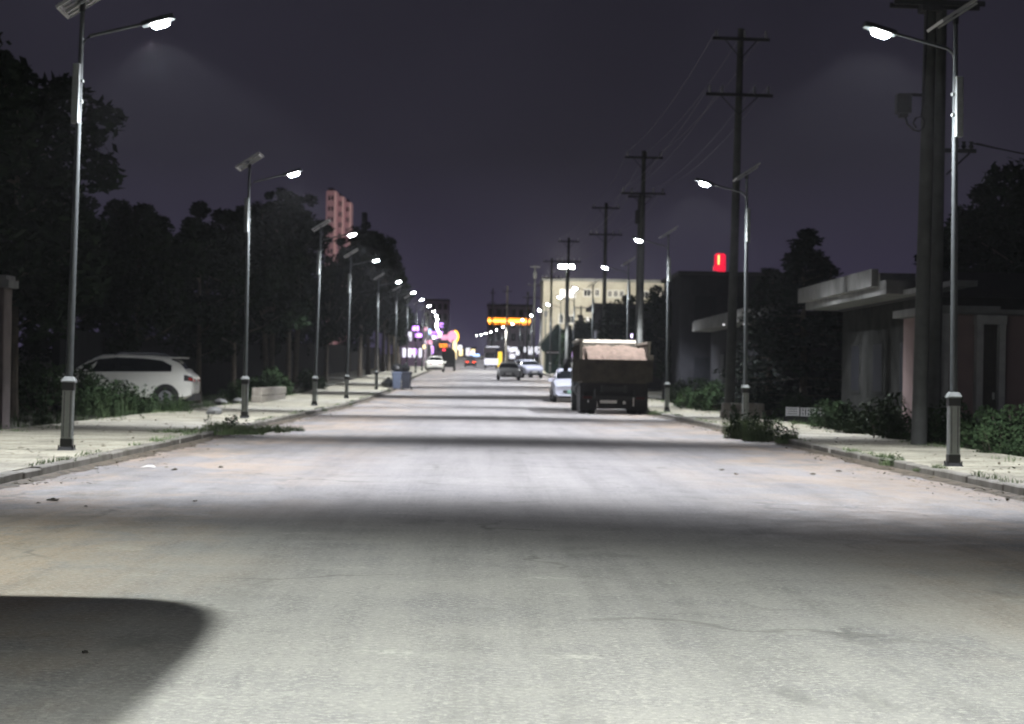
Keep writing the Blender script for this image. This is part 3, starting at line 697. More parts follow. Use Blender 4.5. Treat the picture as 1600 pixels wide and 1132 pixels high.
def blades(mb, rnd, x, y, h, w_, n, spread, lean=.5):
    for _ in range(n):
        a = rnd.uniform(0, 6.283); d = spread * rnd.random() ** .6
        p = Vector((x + math.cos(a) * d, y + math.sin(a) * d, 0)); hh = h * rnd.uniform(.45, 1.1); b_ = rnd.uniform(0, 6.283)
        dr = Vector((math.cos(b_), math.sin(b_), 0)) * hh * lean * rnd.uniform(.2, 1); sd_ = Vector((-math.sin(b_), math.cos(b_), 0)) * w_
        o = len(mb.v)
        for q in (0, .4, .75):
            c = p + Vector((0, 0, hh * q * (1.05 - .15 * q))) + dr * q * q
            k = 1 - q * .6
            mb.v += [tuple(c - sd_ * k), tuple(c + sd_ * k)]
        mb.v.append(tuple(p + dr * 1.05 + Vector((0, 0, hh * .88))))
        mb.f += [(o, o + 1, o + 3, o + 2), (o + 2, o + 3, o + 5, o + 4), (o + 4, o + 5, o + 6)]
def make_weed(name, seed, h, spread, nb=160, nl=260, tall=True, m=None, cat='weeds'):
    rnd = random.Random(seed); t = thing(name, 'weeds', cat)
    g = MB(); blades(g, rnd, 0, 0, h * .75, .010, nb, spread, .7); g.build('blades', m or M_grass, t)
    if nl:
        s = MB(); l = MB()
        for _ in range(max(4, nl // 26)):
            a = rnd.uniform(0, 6.283); d = spread * rnd.random() ** .5; p = Vector((math.cos(a) * d, math.sin(a) * d, 0)); e_ = p + Vector((rnd.gauss(0, .14), rnd.gauss(0, .14), 1)) * h * rnd.uniform(.6, 1.1)
            s.tube([p, p.lerp(e_, .5) + Vector((rnd.gauss(0, .03), rnd.gauss(0, .03), 0)), e_], [.008, .006, .003], 4)
            for q in range(26): leaves(l, rnd, p.lerp(e_, rnd.uniform(.2, 1.02)), (.10, .10, .08), 1, .055)
        s.build('stems', M_grass, t); l.build('leaves', M_leaf2, t)
    return t
def make_bush(name, seed, r, h, n=1500, size=.06, m=None):
    rnd = random.Random(seed); t = thing(name, 'bush', 'bush'); l = MB(); s = MB()
    for i in range(26):
        a = rnd.uniform(0, 6.283); d = r * rnd.random() ** .5; top = Vector((math.cos(a) * d, math.sin(a) * d, h * rnd.uniform(.35, 1) * (1 - .45 * (d / r) ** 2)))
        s.tube([(top.x * .35, top.y * .35, 0), top], [.012, .004], 5)
        leaves(l, rnd, top * .92, (r * .26, r * .26, h * .2), n // 26, size)
        leaves(l, rnd, top * .5, (r * .25, r * .25, h * .25), n // 50, size)
    s.build('stems', M_bark, t); l.build('leaves', m or M_leaf2, t)
    return t
def place(o, x, y, rz=0, s=1, label=None, group=None, z=None, sz=None):
    o.location = (x, y, (gz(y) if z is None else z)); o.rotation_euler = (0, 0, rz); o.scale = (s, s, sz or s)
    if label: o['label'] = label
    if group: o['group'] = group
    return o
class Pool:
    """first use takes the prototypes themselves, later uses copy them"""
    def __init__(s, protos): s.p = protos; s.used = set(); s.k = 0
    def get(s, i=None):
        i = s.k % len(s.p) if i is None else i; s.k += 1
        if i in s.used: return copy_tree(s.p[i])
        s.used.add(i); return s.p[i]
broad = Pool([make_tree('roadside_tree', 11 + k, 9, 3.0, 'broad', 9000, .17) for k in range(3)])
slim = Pool([make_tree('roadside_tree', 31 + k, 11, 2.0, 'slim', 8000, .16, base=.26) for k in range(3)])
rr_ = random.Random(8)
left_trees = [(49, -12.6, 10.0, 0), (58, -12.4, 9.2, 0), (66, -15.5, 9.0, 0), (80, -12.6, 7.4, 0), (90, -11.6, 7.4, 0), (101, -11.4, 8.4, 0), (111, -10.9, 10.2, 1), (119, -11.4, 11.0, 1), (127, -11.2, 11.4, 1), (137, -11.6, 11.2, 1), (150, -10.6, 8.6, 1), (168, -10.2, 10.0, 1),
              (181, -10.0, 12.0, 1), (195, -10.0, 13.4, 1), (208, -9.9, 13.6, 1), (222, -9.9, 13.4, 1), (236, -9.9, 12.6, 1), (252, -10.0, 11.6, 1), (268, -10.3, 10.4, 1), (285, -10.6, 9.6, 1), (84, -16, 8, 0), (95, -15.5, 8.4, 0), (120, -15, 10, 0), (134, -14.8, 8.5, 0), (152, -14.5, 8, 0), (172, -14, 8, 0), (196, -14, 8.5, 0), (225, -13.5, 8.5, 0)]
tl_ = ['large dark tree at the left edge of the photo, behind the gate pillar', 'large dark tree rising behind the nearest left street lamp', 'dark tree deep in the yard left of the white hatchback', 'broad dim green tree standing over the parked white hatchback']
for i, (d, x, h, k) in enumerate(left_trees):
    o = (slim if k else broad).get(); h0 = 11 if k else 9
    place(o, x, d, rr_.uniform(0, 6.28), h / h0, z=gz(d) - .02)
    if k: o.scale = (min(1.15, h / h0),) * 2 + (h / h0,)
    if i < 4: lb = tl_[i]
    elif i >= 20: lb = 'dark tree in the second line behind the left roadside trees, %s from the white car' % ORD[i - 20].replace('nearest', 'first')
    else: lb = 'dark tree in the row along the left pavement, %s beyond the white hatchback' % ORD[i - 4].replace('nearest', 'first')
    o['label'] = lb; o['group'] = 'dark trees along the left side'
# trees on the right
con = Pool([make_tree('conifer_tree', 51 + k, 6.5, 1.5, 'conifer', 9000, .09, M_needle) for k in range(2)])
place(con.get(), 10.9, 73, .4, 1.45, 'dark conifer with a pointed crown behind the concrete canopy', 'dark conifers on the right', sz=1.02)
o = place(con.get(), 11.9, 76, .4, 1.35, 'shorter dark conifer just right of the pointed conifer', 'dark conifers on the right', sz=.9)
place(con.get(), 9.9, 74.5, 2.4, 1.2, 'small dark conifer on the left of the pointed conifer', 'dark conifers on the right', sz=.82)
place(con.get(), 9.9, 217, 1, 1.0, 'small dark conifer standing before the cream building', 'dark conifers on the right', sz=.95)
rt = [(14.2, 60, 6.6, 'dark leafy tree behind the gatehouse roof at the right edge'), (12.6, 55, 5.9, 'dark round tree between the twin poles and the right edge'), (14.2, 53, 7.2, 'tallest dark tree at the right edge of the photo'), (9.7, 112, 5.6, 'dark tree just right of the dump truck, beyond the third right lamp'), (10.6, 125, 6.4, 'dark tree filling the gap behind the dump truck'), (9.2, 140, 6.0, 'dark tree behind the pole at the dump truck'),
      (9.4, 168, 5.6, 'dark tree before the cream building, behind the white front-facing car'), (10.5, 180, 6.2, 'dark tree below the cream building, right of its floodlight'), (9.2, 196, 5.0, 'low dark tree beside the green shelter'), (8.9, 216, 4.8, 'dark low tree right of the green shelter, under the floodlight'), (11.5, 230, 5.2, 'dark low tree below the lower windows of the cream building'), (9.9, 150, 5.0, 'dark tree beside the dark shed behind the truck')]
for x, d, h, lb in rt: place(broad.get(), x, d, rr_.uniform(0, 6.28), h / 9, lb, 'dark trees on the right side')
# bushes and weeds by the pavements
bush = Pool([make_bush('leafy_bush', 71 + k, .8, 1.15) for k in range(3)])
bs = [(9.25, 57, .75, 'low leafy bush below the far end of the concrete canopy'), (8.95, 54.5, .8, 'leafy bush below the middle of the concrete canopy, right pavement edge'), (8.8, 50.6, .62, 'pale leafed low bush at the middle of the right hedge line'), (9.2, 48.6, .95, 'tall leafy bush left of the thick twin pole'), (8.9, 46, .6, 'leafy bush at the foot of the thick twin pole'), (9.3, 43.2, 1.0, 'dark bush between the twin poles'), (9.5, 40.5, .8, 'dark bush beside the nearest right street lamp, behind the pavement'), (9.0, 37.6, .62, 'small green bush at the right edge of the photo'), (9.7, 39, .9, 'dark bush at the right edge below the door frame'), (9.3, 36.4, .5, 'lowest green plant in the right bottom of the verge'),
      (8.9, 83, 1.2, 'bush behind the pavement left of the stone block pole'), (9.0, 88, 1.3, 'second bush behind the pavement beside the third right lamp'), (8.9, 94, 1.2, 'bush right of the third right lamp, farther back'), (10.2, 69, .9, 'bush behind the white lattice panels')]
for i, (x, d, s, lb) in enumerate(bs): place(bush.get(), x, d, i * 1.3, s, lb, 'bushes along the right pavement', z=.0)
bl = [(-10.5, 63.2, .95, 'leafy bush covering the front half of the white hatchback'), (-11.5, 63, 1.25, 'tall leafy bush left before the white hatchback'), (-12.6, 62.6, 1.5, 'dark bush hiding the nose of the white hatchback'), (-9.5, 95, 1.1, 'bush by the low stone wall on the left pavement'), (-9.6, 101, 1.3, 'dark bush behind the low stone wall'), (-9.4, 121, 1.2, 'bush beside the fourth left street lamp'), (-9.7, 88, 1.0, 'bush between the second and third left lamps')]
for i, (x, d, s, lb) in enumerate(bl): place(bush.get(), x, d, i * 1.9 + 1, s, lb, 'bushes along the left pavement', z=gz(d))
weed = Pool([make_weed('weed_clump', 91 + k, .75, .42) for k in range(3)])
wd = [(-9.0, 63.3, 1.0, 'weeds at the rear wheel of the white hatchback'), (-9.6, 62.8, 1.15, 'grassy weeds under the door of the white hatchback'), (-10.3, 62.4, 1.25, 'tall weeds before the middle of the white hatchback'), (-11.0, 62.0, 1.35, 'dark weeds before the front of the white hatchback'), (-8.6, 63.6, .6, 'low weeds under the rear bumper of the white hatchback'), (-9.2, 46.5, .6, 'green weeds at the foot of the gate pillar'), (-9.6, 48, .6, 'weeds behind the gate pillar grass')]
for i, (x, d, s, lb) in enumerate(wd): place(weed.get(), x, d, i * 2.1, s, lb, 'weeds on the left verge')
big = make_weed('grass_clump', 201, .85, .50, 330, 420, m=M_grassl, cat='grass')
place(big, 6.05, 46.6, .3, .78, 'tall bushy grass clump growing from the right kerb below the second right lamp', z=.0)
big2 = copy_tree(big); place(big2, 5.85, 48.6, 2.0, .75, 'taller stalks at the left of the bushy grass clump on the right kerb', z=.0, sz=.9)
big3 = copy_tree(big); place(big3, 6.3, 44.4, 4.0, .5, 'low right end of the bushy grass clump on the right kerb', z=.03)
tuft = Pool([make_weed('grass_tuft', 111 + k, .55, .5, 260, 0 if k else 60, m=M_grassl) for k in range(2)])
tf = [(6.9, 54.6, 1.0, 'grass stalks at the foot of the second right lamp', 0), (6.3, 33.0, .42, 'little grass tuft on the right kerb between the first two lamps', 0), (6.5, 77.0, .8, 'grass tuft at the foot of the third right lamp', 1), (6.2, 75.6, .7, 'grass tuft on the kerb right behind the dump truck', 1),
      (-5.3, 43.2, 1.1, 'dark weeds spreading over the left kerb before the second lamp', 1), (-5.8, 41.8, 1.0, 'low weeds at the near end of the left kerb growth', 1), (-4.5, 45.4, 1.2, 'weeds on the road at the far right end of the left kerb growth', 1), (-5.0, 44.6, 0.75, 'leafy weeds filling the middle of the left kerb growth', 0), (-4.7, 43.6, .9, 'weeds creeping from the left kerb onto the road before the second lamp', 1), (-4.1, 46.6, .8, 'last thin weeds reaching into the road before the second left lamp', 1), (-5.4, 46.0, 0.8, 'weeds on the pavement edge behind the left kerb growth', 0), (-5.25, 72, .5, 'dark kerb weeds between the second and third left lamps', 1), (-5.3, 87, .5, 'dark kerb weeds beyond the third left lamp', 1), (-5.3, 123, .7, 'weeds around the foot of the fifth left lamp', 1), (6.35, 31.0, .3, 'small weed in the right gutter at the photo\'s edge', 1)]
for i, (x, d, s, lb, k) in enumerate(tf): place(tuft.get(k), x, d, i * 1.7, s, lb, 'grass tufts on the kerbs', z=gz(d) + .05, sz=s * (.75 if k == 0 else .42))
for nm, xc, wv, seed, cnt in (('grass', XL - .18, .05, 13, 420), ('grass', XR + .18, .05, 14, 420), ('grass', -9.0, .35, 15, 900), ('grass', 8.9, .35, 16, 900)):
    rnd = random.Random(seed); g = MB()
    for _ in range(cnt):
        y = 24 + 90 * rnd.random() ** 1.4
        if math.sin(y * .7 + seed) + math.sin(y * 1.9) < .1: continue
        o0 = len(g.v); blades(g, rnd, rnd.gauss(xc, wv), y, rnd.uniform(.03, .11), .006, 9, .10, .9); z = gz(y) + .11; g.v[o0:] = [(p[0], p[1], p[2] + z) for p in g.v[o0:]]
    g.build(nm, M_grassl)['kind'] = 'stuff'
# wild grass on both verges, one piece each
for nm, xa, xb, ya, yb, n, seed in (('grass', -13.5, -9.15, 40, 125, 5200, 3), ('grass', 9.05, 11.5, 33, 100, 4200, 4)):
    rnd = random.Random(seed); g = MB()
    for _ in range(n // 10):
        x, y = rnd.uniform(xa, xb), rnd.uniform(ya, yb); o0 = len(g.v); blades(g, rnd, x, y, rnd.uniform(.12, .38), .008, 10, .22, .8)
        z = gz(y) - .05; g.v[o0:] = [(p[0], p[1], p[2] + z) for p in g.v[o0:]]
    g.build(nm, M_grass)['kind'] = 'stuff'

# ------------------------------------------------------------------ buildings, near right
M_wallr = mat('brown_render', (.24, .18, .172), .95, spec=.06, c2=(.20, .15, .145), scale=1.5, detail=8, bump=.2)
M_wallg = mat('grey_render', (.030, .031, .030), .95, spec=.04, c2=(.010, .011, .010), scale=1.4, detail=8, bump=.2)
M_wallp = mat('pillar_render', (.16, .13, .125), .9, c2=(.08, .065, .06), scale=1.5, detail=8)
M_slab = mat('pale_concrete', (.20, .205, .20), .85, c2=(.11, .115, .11), scale=1.6, detail=8, bump=.2)
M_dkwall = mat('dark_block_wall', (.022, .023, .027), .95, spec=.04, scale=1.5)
M_roofd = mat('dark_roof', (.02, .02, .023), .85, scale=4)
M_frame = mat('door_frame_grey', (.34, .35, .33), .7, var=.2, scale=3)
M_wood = mat('dark_timber', (.045, .04, .036), .7, scale=6)
M_win = mat('dark_window', (.010, .011, .014), .6, spec=.08)
def house(name, label, x0, x1, y0, y1, h, m, z=None, cat='house'):
    t = thing(name, label, cat, ((x0 + x1) / 2, (y0 + y1) / 2, gz((y0 + y1) / 2) if z is None else z))
    w_, d_ = (x1 - x0) / 2, (y1 - y0) / 2
    b_ = MB(); b_.box(-w_, w_, -d_, d_, -.4, h); b_.build('wall', m, t)
    return t, w_, d_
# gatehouse with the concrete canopy
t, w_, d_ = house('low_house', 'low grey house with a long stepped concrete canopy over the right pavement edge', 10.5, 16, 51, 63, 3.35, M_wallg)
r = MB(); r.box(-w_ - .1, w_ + .2, -d_ - .15, d_ + .15, 3.35, 3.5); r.box(-w_ + .3, w_, -d_ + .2, d_ - .2, 3.5, 3.95); r.build('roof', M_roofd, t)
c = MB(); c.box(-w_ - .95, -w_, -d_ + .2, d_ + .9, 3.40, 3.74); c.box(-w_ - 1.12, -w_ - .95, -d_ + 1.2, d_ + 1.3, 3.62, 4.04); c.box(-w_ - .55, -w_ - .02, -d_ - 5.2, -d_ + .17, 3.38, 3.50); c.box(-w_ - .95, -w_ - .1, -d_ + 1.0, d_ + .9, 3.74, 3.94); c.build('canopy', M_slab, t)
for yy in (-3.5, .2, 3.6):
    g = MB(); g.box(-w_ - .03, -w_ - .002, yy - .7, yy + .7, 1.0, 2.4); f = g.build('window', M_wallg, t); q = MB(); q.box(-w_ - .036, -w_ - .031, yy - .62, yy + .62, 1.08, 2.32); q.build('pane', M_win, f)
# little gate lodge with a door frame
t, w_, d_ = house('gate_lodge', 'small brown gate lodge with a grey door frame and flat lintel at the right edge', 9.55, 13.2, 45, 49, 2.75, M_wallr)
r = MB(); r.box(-w_ - .25, -w_ + 1.15, -d_ - .35, d_, 2.76, 2.92); r.box(-w_ + 1.15, w_ + .2, -d_ - .2, d_, 2.76, 2.86); r.build('lintel', M_slab, t)
f = MB(); fx = .34 - w_ + .35
for x in (fx, fx + .46): f.box(x, x + .13, -d_ - .30, -d_ - .002, -.05, 2.55)
f.box(fx - .02, fx + .61, -d_ - .32, -d_ - .002, 2.55, 2.74); f.build('door_frame', M_frame, t)
dd = MB(); dd.box(fx + .13, fx + .46, -d_ - .06, -d_ - .003, 0, 2.55); d1 = dd.build('door', M_wood, t); hd = MB(); hd.box(fx + .38, fx + .42, -d_ - .10, -d_ - .061, 1.0, 1.14); hd.build('handle', M_alu, d1)
pl_ = MB(); pl_.box(-w_ - .1, -w_ + .12, -d_ - .25, -d_ - .003, 0, 2.76); pl_.build('pier', M_frame, t)
# second canopy house
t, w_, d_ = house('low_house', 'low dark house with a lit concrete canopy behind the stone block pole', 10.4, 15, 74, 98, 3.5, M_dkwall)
c = MB(); c.box(-w_ - .85, -w_, -d_, d_, 3.46, 3.86); c.box(-w_ - .8, -w_, -d_ + .1, d_ - .1, 3.86, 3.95); c.build('canopy', M_slab, t)
r = MB(); r.box(-w_, w_ + .2, -d_ - .1, d_ + .1, 3.5, 3.7); r.build('roof', M_roofd, t)
for yy in (-8, -3, 2, 7):
    g = MB(); g.box(-w_ - .03, -w_ - .002, yy - .8, yy + .8, 1.0, 2.5); f = g.build('window', M_dkwall, t); q = MB(); q.box(-w_ - .036, -w_ - .031, yy - .7, yy + .7, 1.1, 2.4); q.build('pane', M_win, f)
# dark two-storey block with the red sign
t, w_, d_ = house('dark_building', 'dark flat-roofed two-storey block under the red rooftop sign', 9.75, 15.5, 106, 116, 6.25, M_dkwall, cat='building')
r = MB(); r.box(-w_ - .15, w_ + .15, -d_ - .15, d_ + .15, 6.25, 6.42); r.build('roof', M_roofd, t)
for k in range(3):
    for z in (1.0, 4.0):
        g = MB(); g.box(-w_ + .6 + k * 1.8, -w_ + 1.8 + k * 1.8, -d_ - .03, -d_ - .002, z, z + 1.3); f = g.build('window', M_dkwall, t); q = MB(); q.box(-w_ + .68 + k * 1.8, -w_ + 1.72 + k * 1.8, -d_ - .04, -d_ - .031, z + .08, z + 1.22); q.build('pane', M_win, f)
M_redbox = mat('red_sign_face', (.4, .01, .03), .4, var=.15, scale=2, emit=(1.0, .015, .06), estr=.95)
M_tube = mat('orange_tube', (1, .5, .3), .4, var=.02, emit=(1.0, .33, .10), estr=5)
p = at(1124, 433, 107)
s = thing('red_sign', 'glowing red box sign with an orange upright tube on the dark roof', 'sign', (p.x, 107, gz(111) + 6.42))
b_ = MB(); b_.rbox(-.26, .30, -.1, .1, .12, .95, .10); bo = b_.build('sign_box', M_redbox, s); k = MB(); k.box(-.30, -.06, -.12, .12, .10, .33); k.box(-.1, .28, -.08, .08, 0, .12); k.build('lower_box', M_redbox, bo)
tb = MB(); tb.tube([(-.06, -.12, .40), (-.06, -.12, .86)], .035, 8); tb.build('neon_tube', M_tube, s)
for xx in (-.2, .22): q = MB(); q.box(xx - .03, xx + .03, .02, .08, 0, .14); q.build('leg', M_iron, s)
# stone block at the pole, white lattice panels
M_stone = mat('rough_stone', (.24, .225, .19), .95, c2=(.12, .11, .09), scale=4, bump=.8, detail=8)
rnd = random.Random(4); b_ = MB()
for k in range(5):
    for j in range(2):
        x = -.62 + k * .26 + (j % 2) * .05; b_.rbox(x, x + .25, -.3 + rnd.uniform(-.03, .03), .3, j * .24, j * .24 + .235 + rnd.uniform(-.01, .0), .03)
o = b_.build('stone_block', M_stone); o.location = (8.25, 68.6, .118); tag(o, 'rough stacked stone block at the foot of the utility pole on the right', 'stone block')
M_latt = mat('white_plastic', (.62, .63, .62), .5, var=.1)
t = thing('lattice_panel', 'pair of low white lattice panels standing on a grey plinth by the right pavement', 'fence panel', (9.35, 66.2, 0), R(3))
q = MB(); q.rbox(-.05, 1.25, -.10, .12, 0, .24, .02); q.build('plinth', M_wallg, t)
q = MB(); q.box(0, .03, -.02, .02, .25, .52); q.box(.37, .40, -.02, .02, .25, .52)
for k in range(4): q.box(.03, .37, -.015, .015, .26 + k * .07, .30 + k * .07)
q.build('slatted_panel', M_latt, t)
q = MB(); q.box(.44, 1.2, -.02, .02, .25, .275); q.box(.44, 1.2, -.02, .02, .475, .50)
for k in range(9):
    x = .46 + k * .085; M = Matrix.Translation((x, 0, .275)) @ Matrix.Shear('XZ', 4, (0, 0)) ; q.box(x, x + .035, -.015, .015, .275, .475)
for k in range(4): q.box(.46 + k * .17, .55 + k * .17, -.018, .018, .36, .385)
q.build('barred_panel', M_latt, t)
# left: gate pillar, low stone wall, rubbish bins
t = thing('gate_pillar', 'tall grey-brown gate pillar with an overhanging cap at the left edge', 'pillar', (-10.62, 46.5, 0))
q = MB(); q.rbox(-.55, .55, -.4, .4, -.1, 3.0, .02); q.build('shaft', M_wallp, t); q = MB(); q.box(-.66, .66, -.5, .5, 3.0, 3.16); q.box(-.60, .60, -.45, .45, 3.16, 3.26); q.build('cap', M_slab, t)
rnd = random.Random(9); q = MB()
for k in range(14):
    for j in range(2):
        y = 84 + k * .75 + (j % 2) * .3; q.rbox(-.2 + rnd.uniform(-.03, .03), .2, y - 84, y - 84 + .72, j * .3, j * .3 + .29, .03)
o = q.build('stone_wall', M_stone); o.location = (-8.6, 84, .1); tag(o, 'low rough stone wall edging the left pavement beyond the second lamp', 'wall')
rnd = random.Random(19)
for k, (x, y, lb) in enumerate(((-9.0, 81.5, 'pale loose stone lying by the left low wall'), (-9.25, 78, 'pale flat stone at the left pavement edge, nearer the second lamp'), (-7.3, 60.2, 'white lump left beside the second left lamp base'))):
    q = MB(); q.lathe([(.02, 0), (.22, .03), (.25, .12), (.16, .2), (.02, .23)], n=9); q.v = [(a * (1 + rnd.uniform(-.2, .2)), b_ * (1 + rnd.uniform(-.2, .2)), c_) for a, b_, c_ in q.v]
    o = q.build('loose_stone', M_slab, None, True); o.location = (x, y, .1); tag(o, lb, 'stone')
M_binb = mat('blue_bin_plastic', (.075, .095, .14), .5, var=.15)
M_bink = mat('dark_bin_plastic', (.022, .025, .035), .45)
M_bag = mat('black_bag', (.014, .015, .016), .3, var=.3, scale=9, bump=.8)
def make_bin(m, lidm):
    t = thing('wheelie_bin', 'bin', 'bin')
    b_ = MB(); b_.loft([[Vector((x * k, y * k, z)) for x, y in ((-.25, -.3), (.25, -.3), (.28, -.26), (.28, .28), (.25, .32), (-.25, .32), (-.28, .28), (-.28, -.26))] for z, k in ((.08, .80), (.95, 1.0), (.97, 1.06), (1.0, 1.06))]); b_.build('body', m, t)
    l = MB(); l.loft([[Vector((x * k, y * k, z)) for x, y in ((-.29, -.34), (.29, -.34), (.29, .34), (-.29, .34))] for z, k in ((1.002, 1.02), (1.05, 1.0), (1.09, .85))]); l.build('lid', lidm, t)
    h = MB(); h.tube([(-.2, .36, .92), (-.2, .42, .95), (.2, .42, .95), (.2, .36, .92)], .018, 6); h.build('handle', m, t)
    for s in (-1, 1): q = MB(); q.disc((s * .24, .27, .1), (s, 0, 0), .1, .05, 14); q.build('wheel', M_tyre, t)
    return t
o = make_bin(M_binb, M_binb); place(o, -5.0, 131, .1, 1.0, 'greyish blue wheelie bin at the left kerb'); o['group'] = 'wheelie bins at the left kerb'
o = make_bin(M_bink, M_bink); place(o, -4.42, 131.3, -.15, 1.02, 'dark wheelie bin standing right beside the blue one'); o['group'] = 'wheelie bins at the left kerb'
for k, (x, y, z, s, lb) in enumerate(((-4.95, 131.1, 1.08, 1.0, 'black rubbish bag heaped on the blue wheelie bin'), (-4.55, 131.3, 1.1, .9, 'black rubbish bag lying on the dark wheelie bin'), (-5.5, 131.5, .12, 1.1, 'black rubbish bag on the pavement left of the blue bin'))):
    q = MB(); rings = []; rnd = random.Random(60 + k)
    for z_, r_ in ((0, .2), (.08, .36), (.25, .40), (.40, .28), (.48, .07), (.56, .10)):
        rings.append([Vector((r_ * math.cos(a * .5236) * rnd.uniform(.85, 1.12), r_ * math.sin(a * .5236) * rnd.uniform(.85, 1.12), z_)) for a in range(12)])
    q.loft(rings); o = q.build('rubbish_bag', M_bag, None, True); o.location = (x, y, z + gz(y)); o.scale = (s, s, s); tag(o, lb, 'rubbish bag', 'rubbish bags at the bins')
q = MB()
for k in range(56): q.box(-.12, .12, k * 4 - .02 * (k % 2), k * 4 + 3.96, gz(70 + k * 4 + 2) - .3, gz(70 + k * 4 + 2) + 2.6)
o = q.build('gap_darkening_wall', M_dkwall); o.location = (-13.6, 70, 0); tag(o, 'long dark wall added to darken the gaps behind the left roadside trees', 'wall')  # added dark mass, fills the gaps between the trunks with darkness
M_litleaf = mat('fallen_leaf', (.12, .10, .055), .9, c2=(.05, .045, .03), scale=4)
rnd = random.Random(31); q = MB()
for _ in range(1500):
    y = 24 + 70 * rnd.random() ** 1.6; sd_ = rnd.random() < .5
    x, z = ((XL + abs(rnd.gauss(0, .35)), .012) if rnd.random() < .6 else (XL - .3 - 3.2 * rnd.random(), .126)) if sd_ else ((XR - abs(rnd.gauss(0, .35)), .012) if rnd.random() < .6 else (XR + .3 + 2.2 * rnd.random(), .126))
    a = rnd.uniform(0, 6.28); l = rnd.uniform(.015, .05); u = Vector((math.cos(a), math.sin(a), rnd.uniform(-.1, .4))) * l; v = Vector((-math.sin(a), math.cos(a), rnd.uniform(-.1, .4))) * l * .5; c_ = Vector((x, y, z + .012 + gz(y)))
    q.add([c_ - u, c_ + v, c_ + u, c_ - v], [(0, 1, 2, 3)])
q.build('fallen_leaves', M_litleaf)['kind'] = 'stuff'
# litter on the road
M_paper = mat('paper', (.75, .75, .70), .8, var=.08)
q = MB(); q.add([(-.10, -.06, .004), (.03, -.07, .02), (.11, -.01, .006), (.06, .09, .03), (-.06, .06, .012), (0, 0, .035)], [(0, 1, 5), (1, 2, 5), (2, 3, 5), (3, 4, 5), (4, 0, 5)])
p = at(231, 732, 29.0); o = q.build('paper_scrap', M_paper); o.location = (p.x, 29.0, .004); tag(o, 'crumpled white paper scrap on the road near the left kerb', 'litter')
def debris(px, py, s, lb, seed, m=None, cat='debris', flat=.5):
    v = at(px, py, 1.0) - Vector((0, 0, CAM_Z)); k = -CAM_Z / v.z; rnd = random.Random(seed); q = MB(); rings = []
    for z_, r_ in ((0, .8), (.3, 1), (.7, .8), (1, .25)): rings.append([Vector((r_ * s * math.cos(a * .785) * rnd.uniform(.35, 1.5), r_ * s * math.sin(a * .785) * rnd.uniform(.35, 1.5), z_ * s * flat * rnd.uniform(.5, 1.6))) for a in range(8)])
    q.loft(rings); o = q.build('debris' if m is None else 'stone_chip', m or M_dirt); o.location = (v.x * k, v.y * k, .002); tag(o, lb, cat)
debris(273, 735, .04, 'small dark lump on the road right of the white paper scrap', 1)
debris(345, 731, .035, 'tiny dark speck of debris on the road farther right of the paper', 2)
debris(84, 783, .06, 'flat dark clod of debris on the road at the left, below the kerb', 3, flat=.3)
debris(60, 787, .025, 'small clod just left of the flat dark clod', 5, flat=.3)
debris(134, 792, .018, 'small dark stone right below the flat dark clod', 4)
debris(133, 1021, .018, 'single dark pebble lying inside the van shadow', 6, mat('pebble', (.03, .028, .025)), 'pebble')
debris(305, 784, .022, 'pale pebble on the dusty road left of centre', 7, M_stone, 'pebble')
for k, (x_, y_) in enumerate(((1128, 735), (1150, 742), (1545, 745), (1310, 737), (1270, 742))):
    debris(x_, y_, .035, 'small grit lump near the right kerb, %s from the left of five' % ORD[k].replace('nearest', 'first'), 20 + k)

# ------------------------------------------------------------------ right middle distance: cream building, floodlight, shelter, dark sheds
M_cream = mat('cream_facade', (.44, .415, .345), .85, c2=(.30, .28, .235), scale=.6, detail=8)
M_winlit = mat('lit_window', (.7, .7, .7), .5, var=.05, emit=(1.0, .96, 1.0), estr=1.0)
M_winwarm = mat('warm_lit_window', (.7, .68, .6), .5, var=.05, emit=(1.0, .90, .72), estr=1.0)
M_whitefr = mat('white_frame', (.6, .6, .58), .6, var=.1)
D = 262; x0, x1 = at(848, 500, D).x, at(1052, 500, D).x; ztop = at(950, 441, D).z; zb = gz(D)
t = thing('cream_building', 'long cream three-storey building lit by the floodlight', 'building', (x0, D, zb)); W_ = x1 - x0; H_ = ztop - zb
q = MB(); q.box(0, W_, 0, 12, -.4, H_); q.build('wall', M_cream, t)
q = MB(); q.box(-.15, W_ + .15, -.15, 12.1, H_, H_ + .35); q.build('roof', M_slab, t)
def win(px0, px1, py0, py1, n, m):
    a = at(px0, py1, D); b_ = at(px1, py0, D); zz0, zz1 = a.z - zb, b_.z - zb; xx0, xx1 = a.x - x0, b_.x - x0; st = (xx1 - xx0) / n
    for k in range(n):
        u0, u1 = xx0 + k * st + .08 * st, xx0 + (k + 1) * st - .08 * st
        f = MB(); f.box(u0, u1, -.07, -.002, zz0, zz1); fo = f.build('window', M_whitefr, t)
        p_ = MB(); p_.box(u0 + .10, (u0 + u1) / 2 - .03, -.082, -.072, zz0 + .1, zz1 - .1); p_.box((u0 + u1) / 2 + .03, u1 - .10, -.082, -.072, zz0 + .1, zz1 - .1); p_.build('pane', m, fo)
win(873, 901, 452, 466, 2, M_winlit); win(910, 925, 452, 464, 1, M_win); win(928, 938, 452, 464, 1, M_win); win(948, 976, 454, 465, 3, M_win); win(1000, 1015, 455, 466, 1, M_win); win(1021, 1049, 456, 469, 2, M_winwarm)
win(872, 882, 491, 506, 1, M_win); win(886, 898, 493, 506, 1, M_win); win(914, 922, 496, 507, 1, M_winlit); win(930, 942, 493, 500, 1, M_win); win(952, 962, 491, 502, 1, M_win)
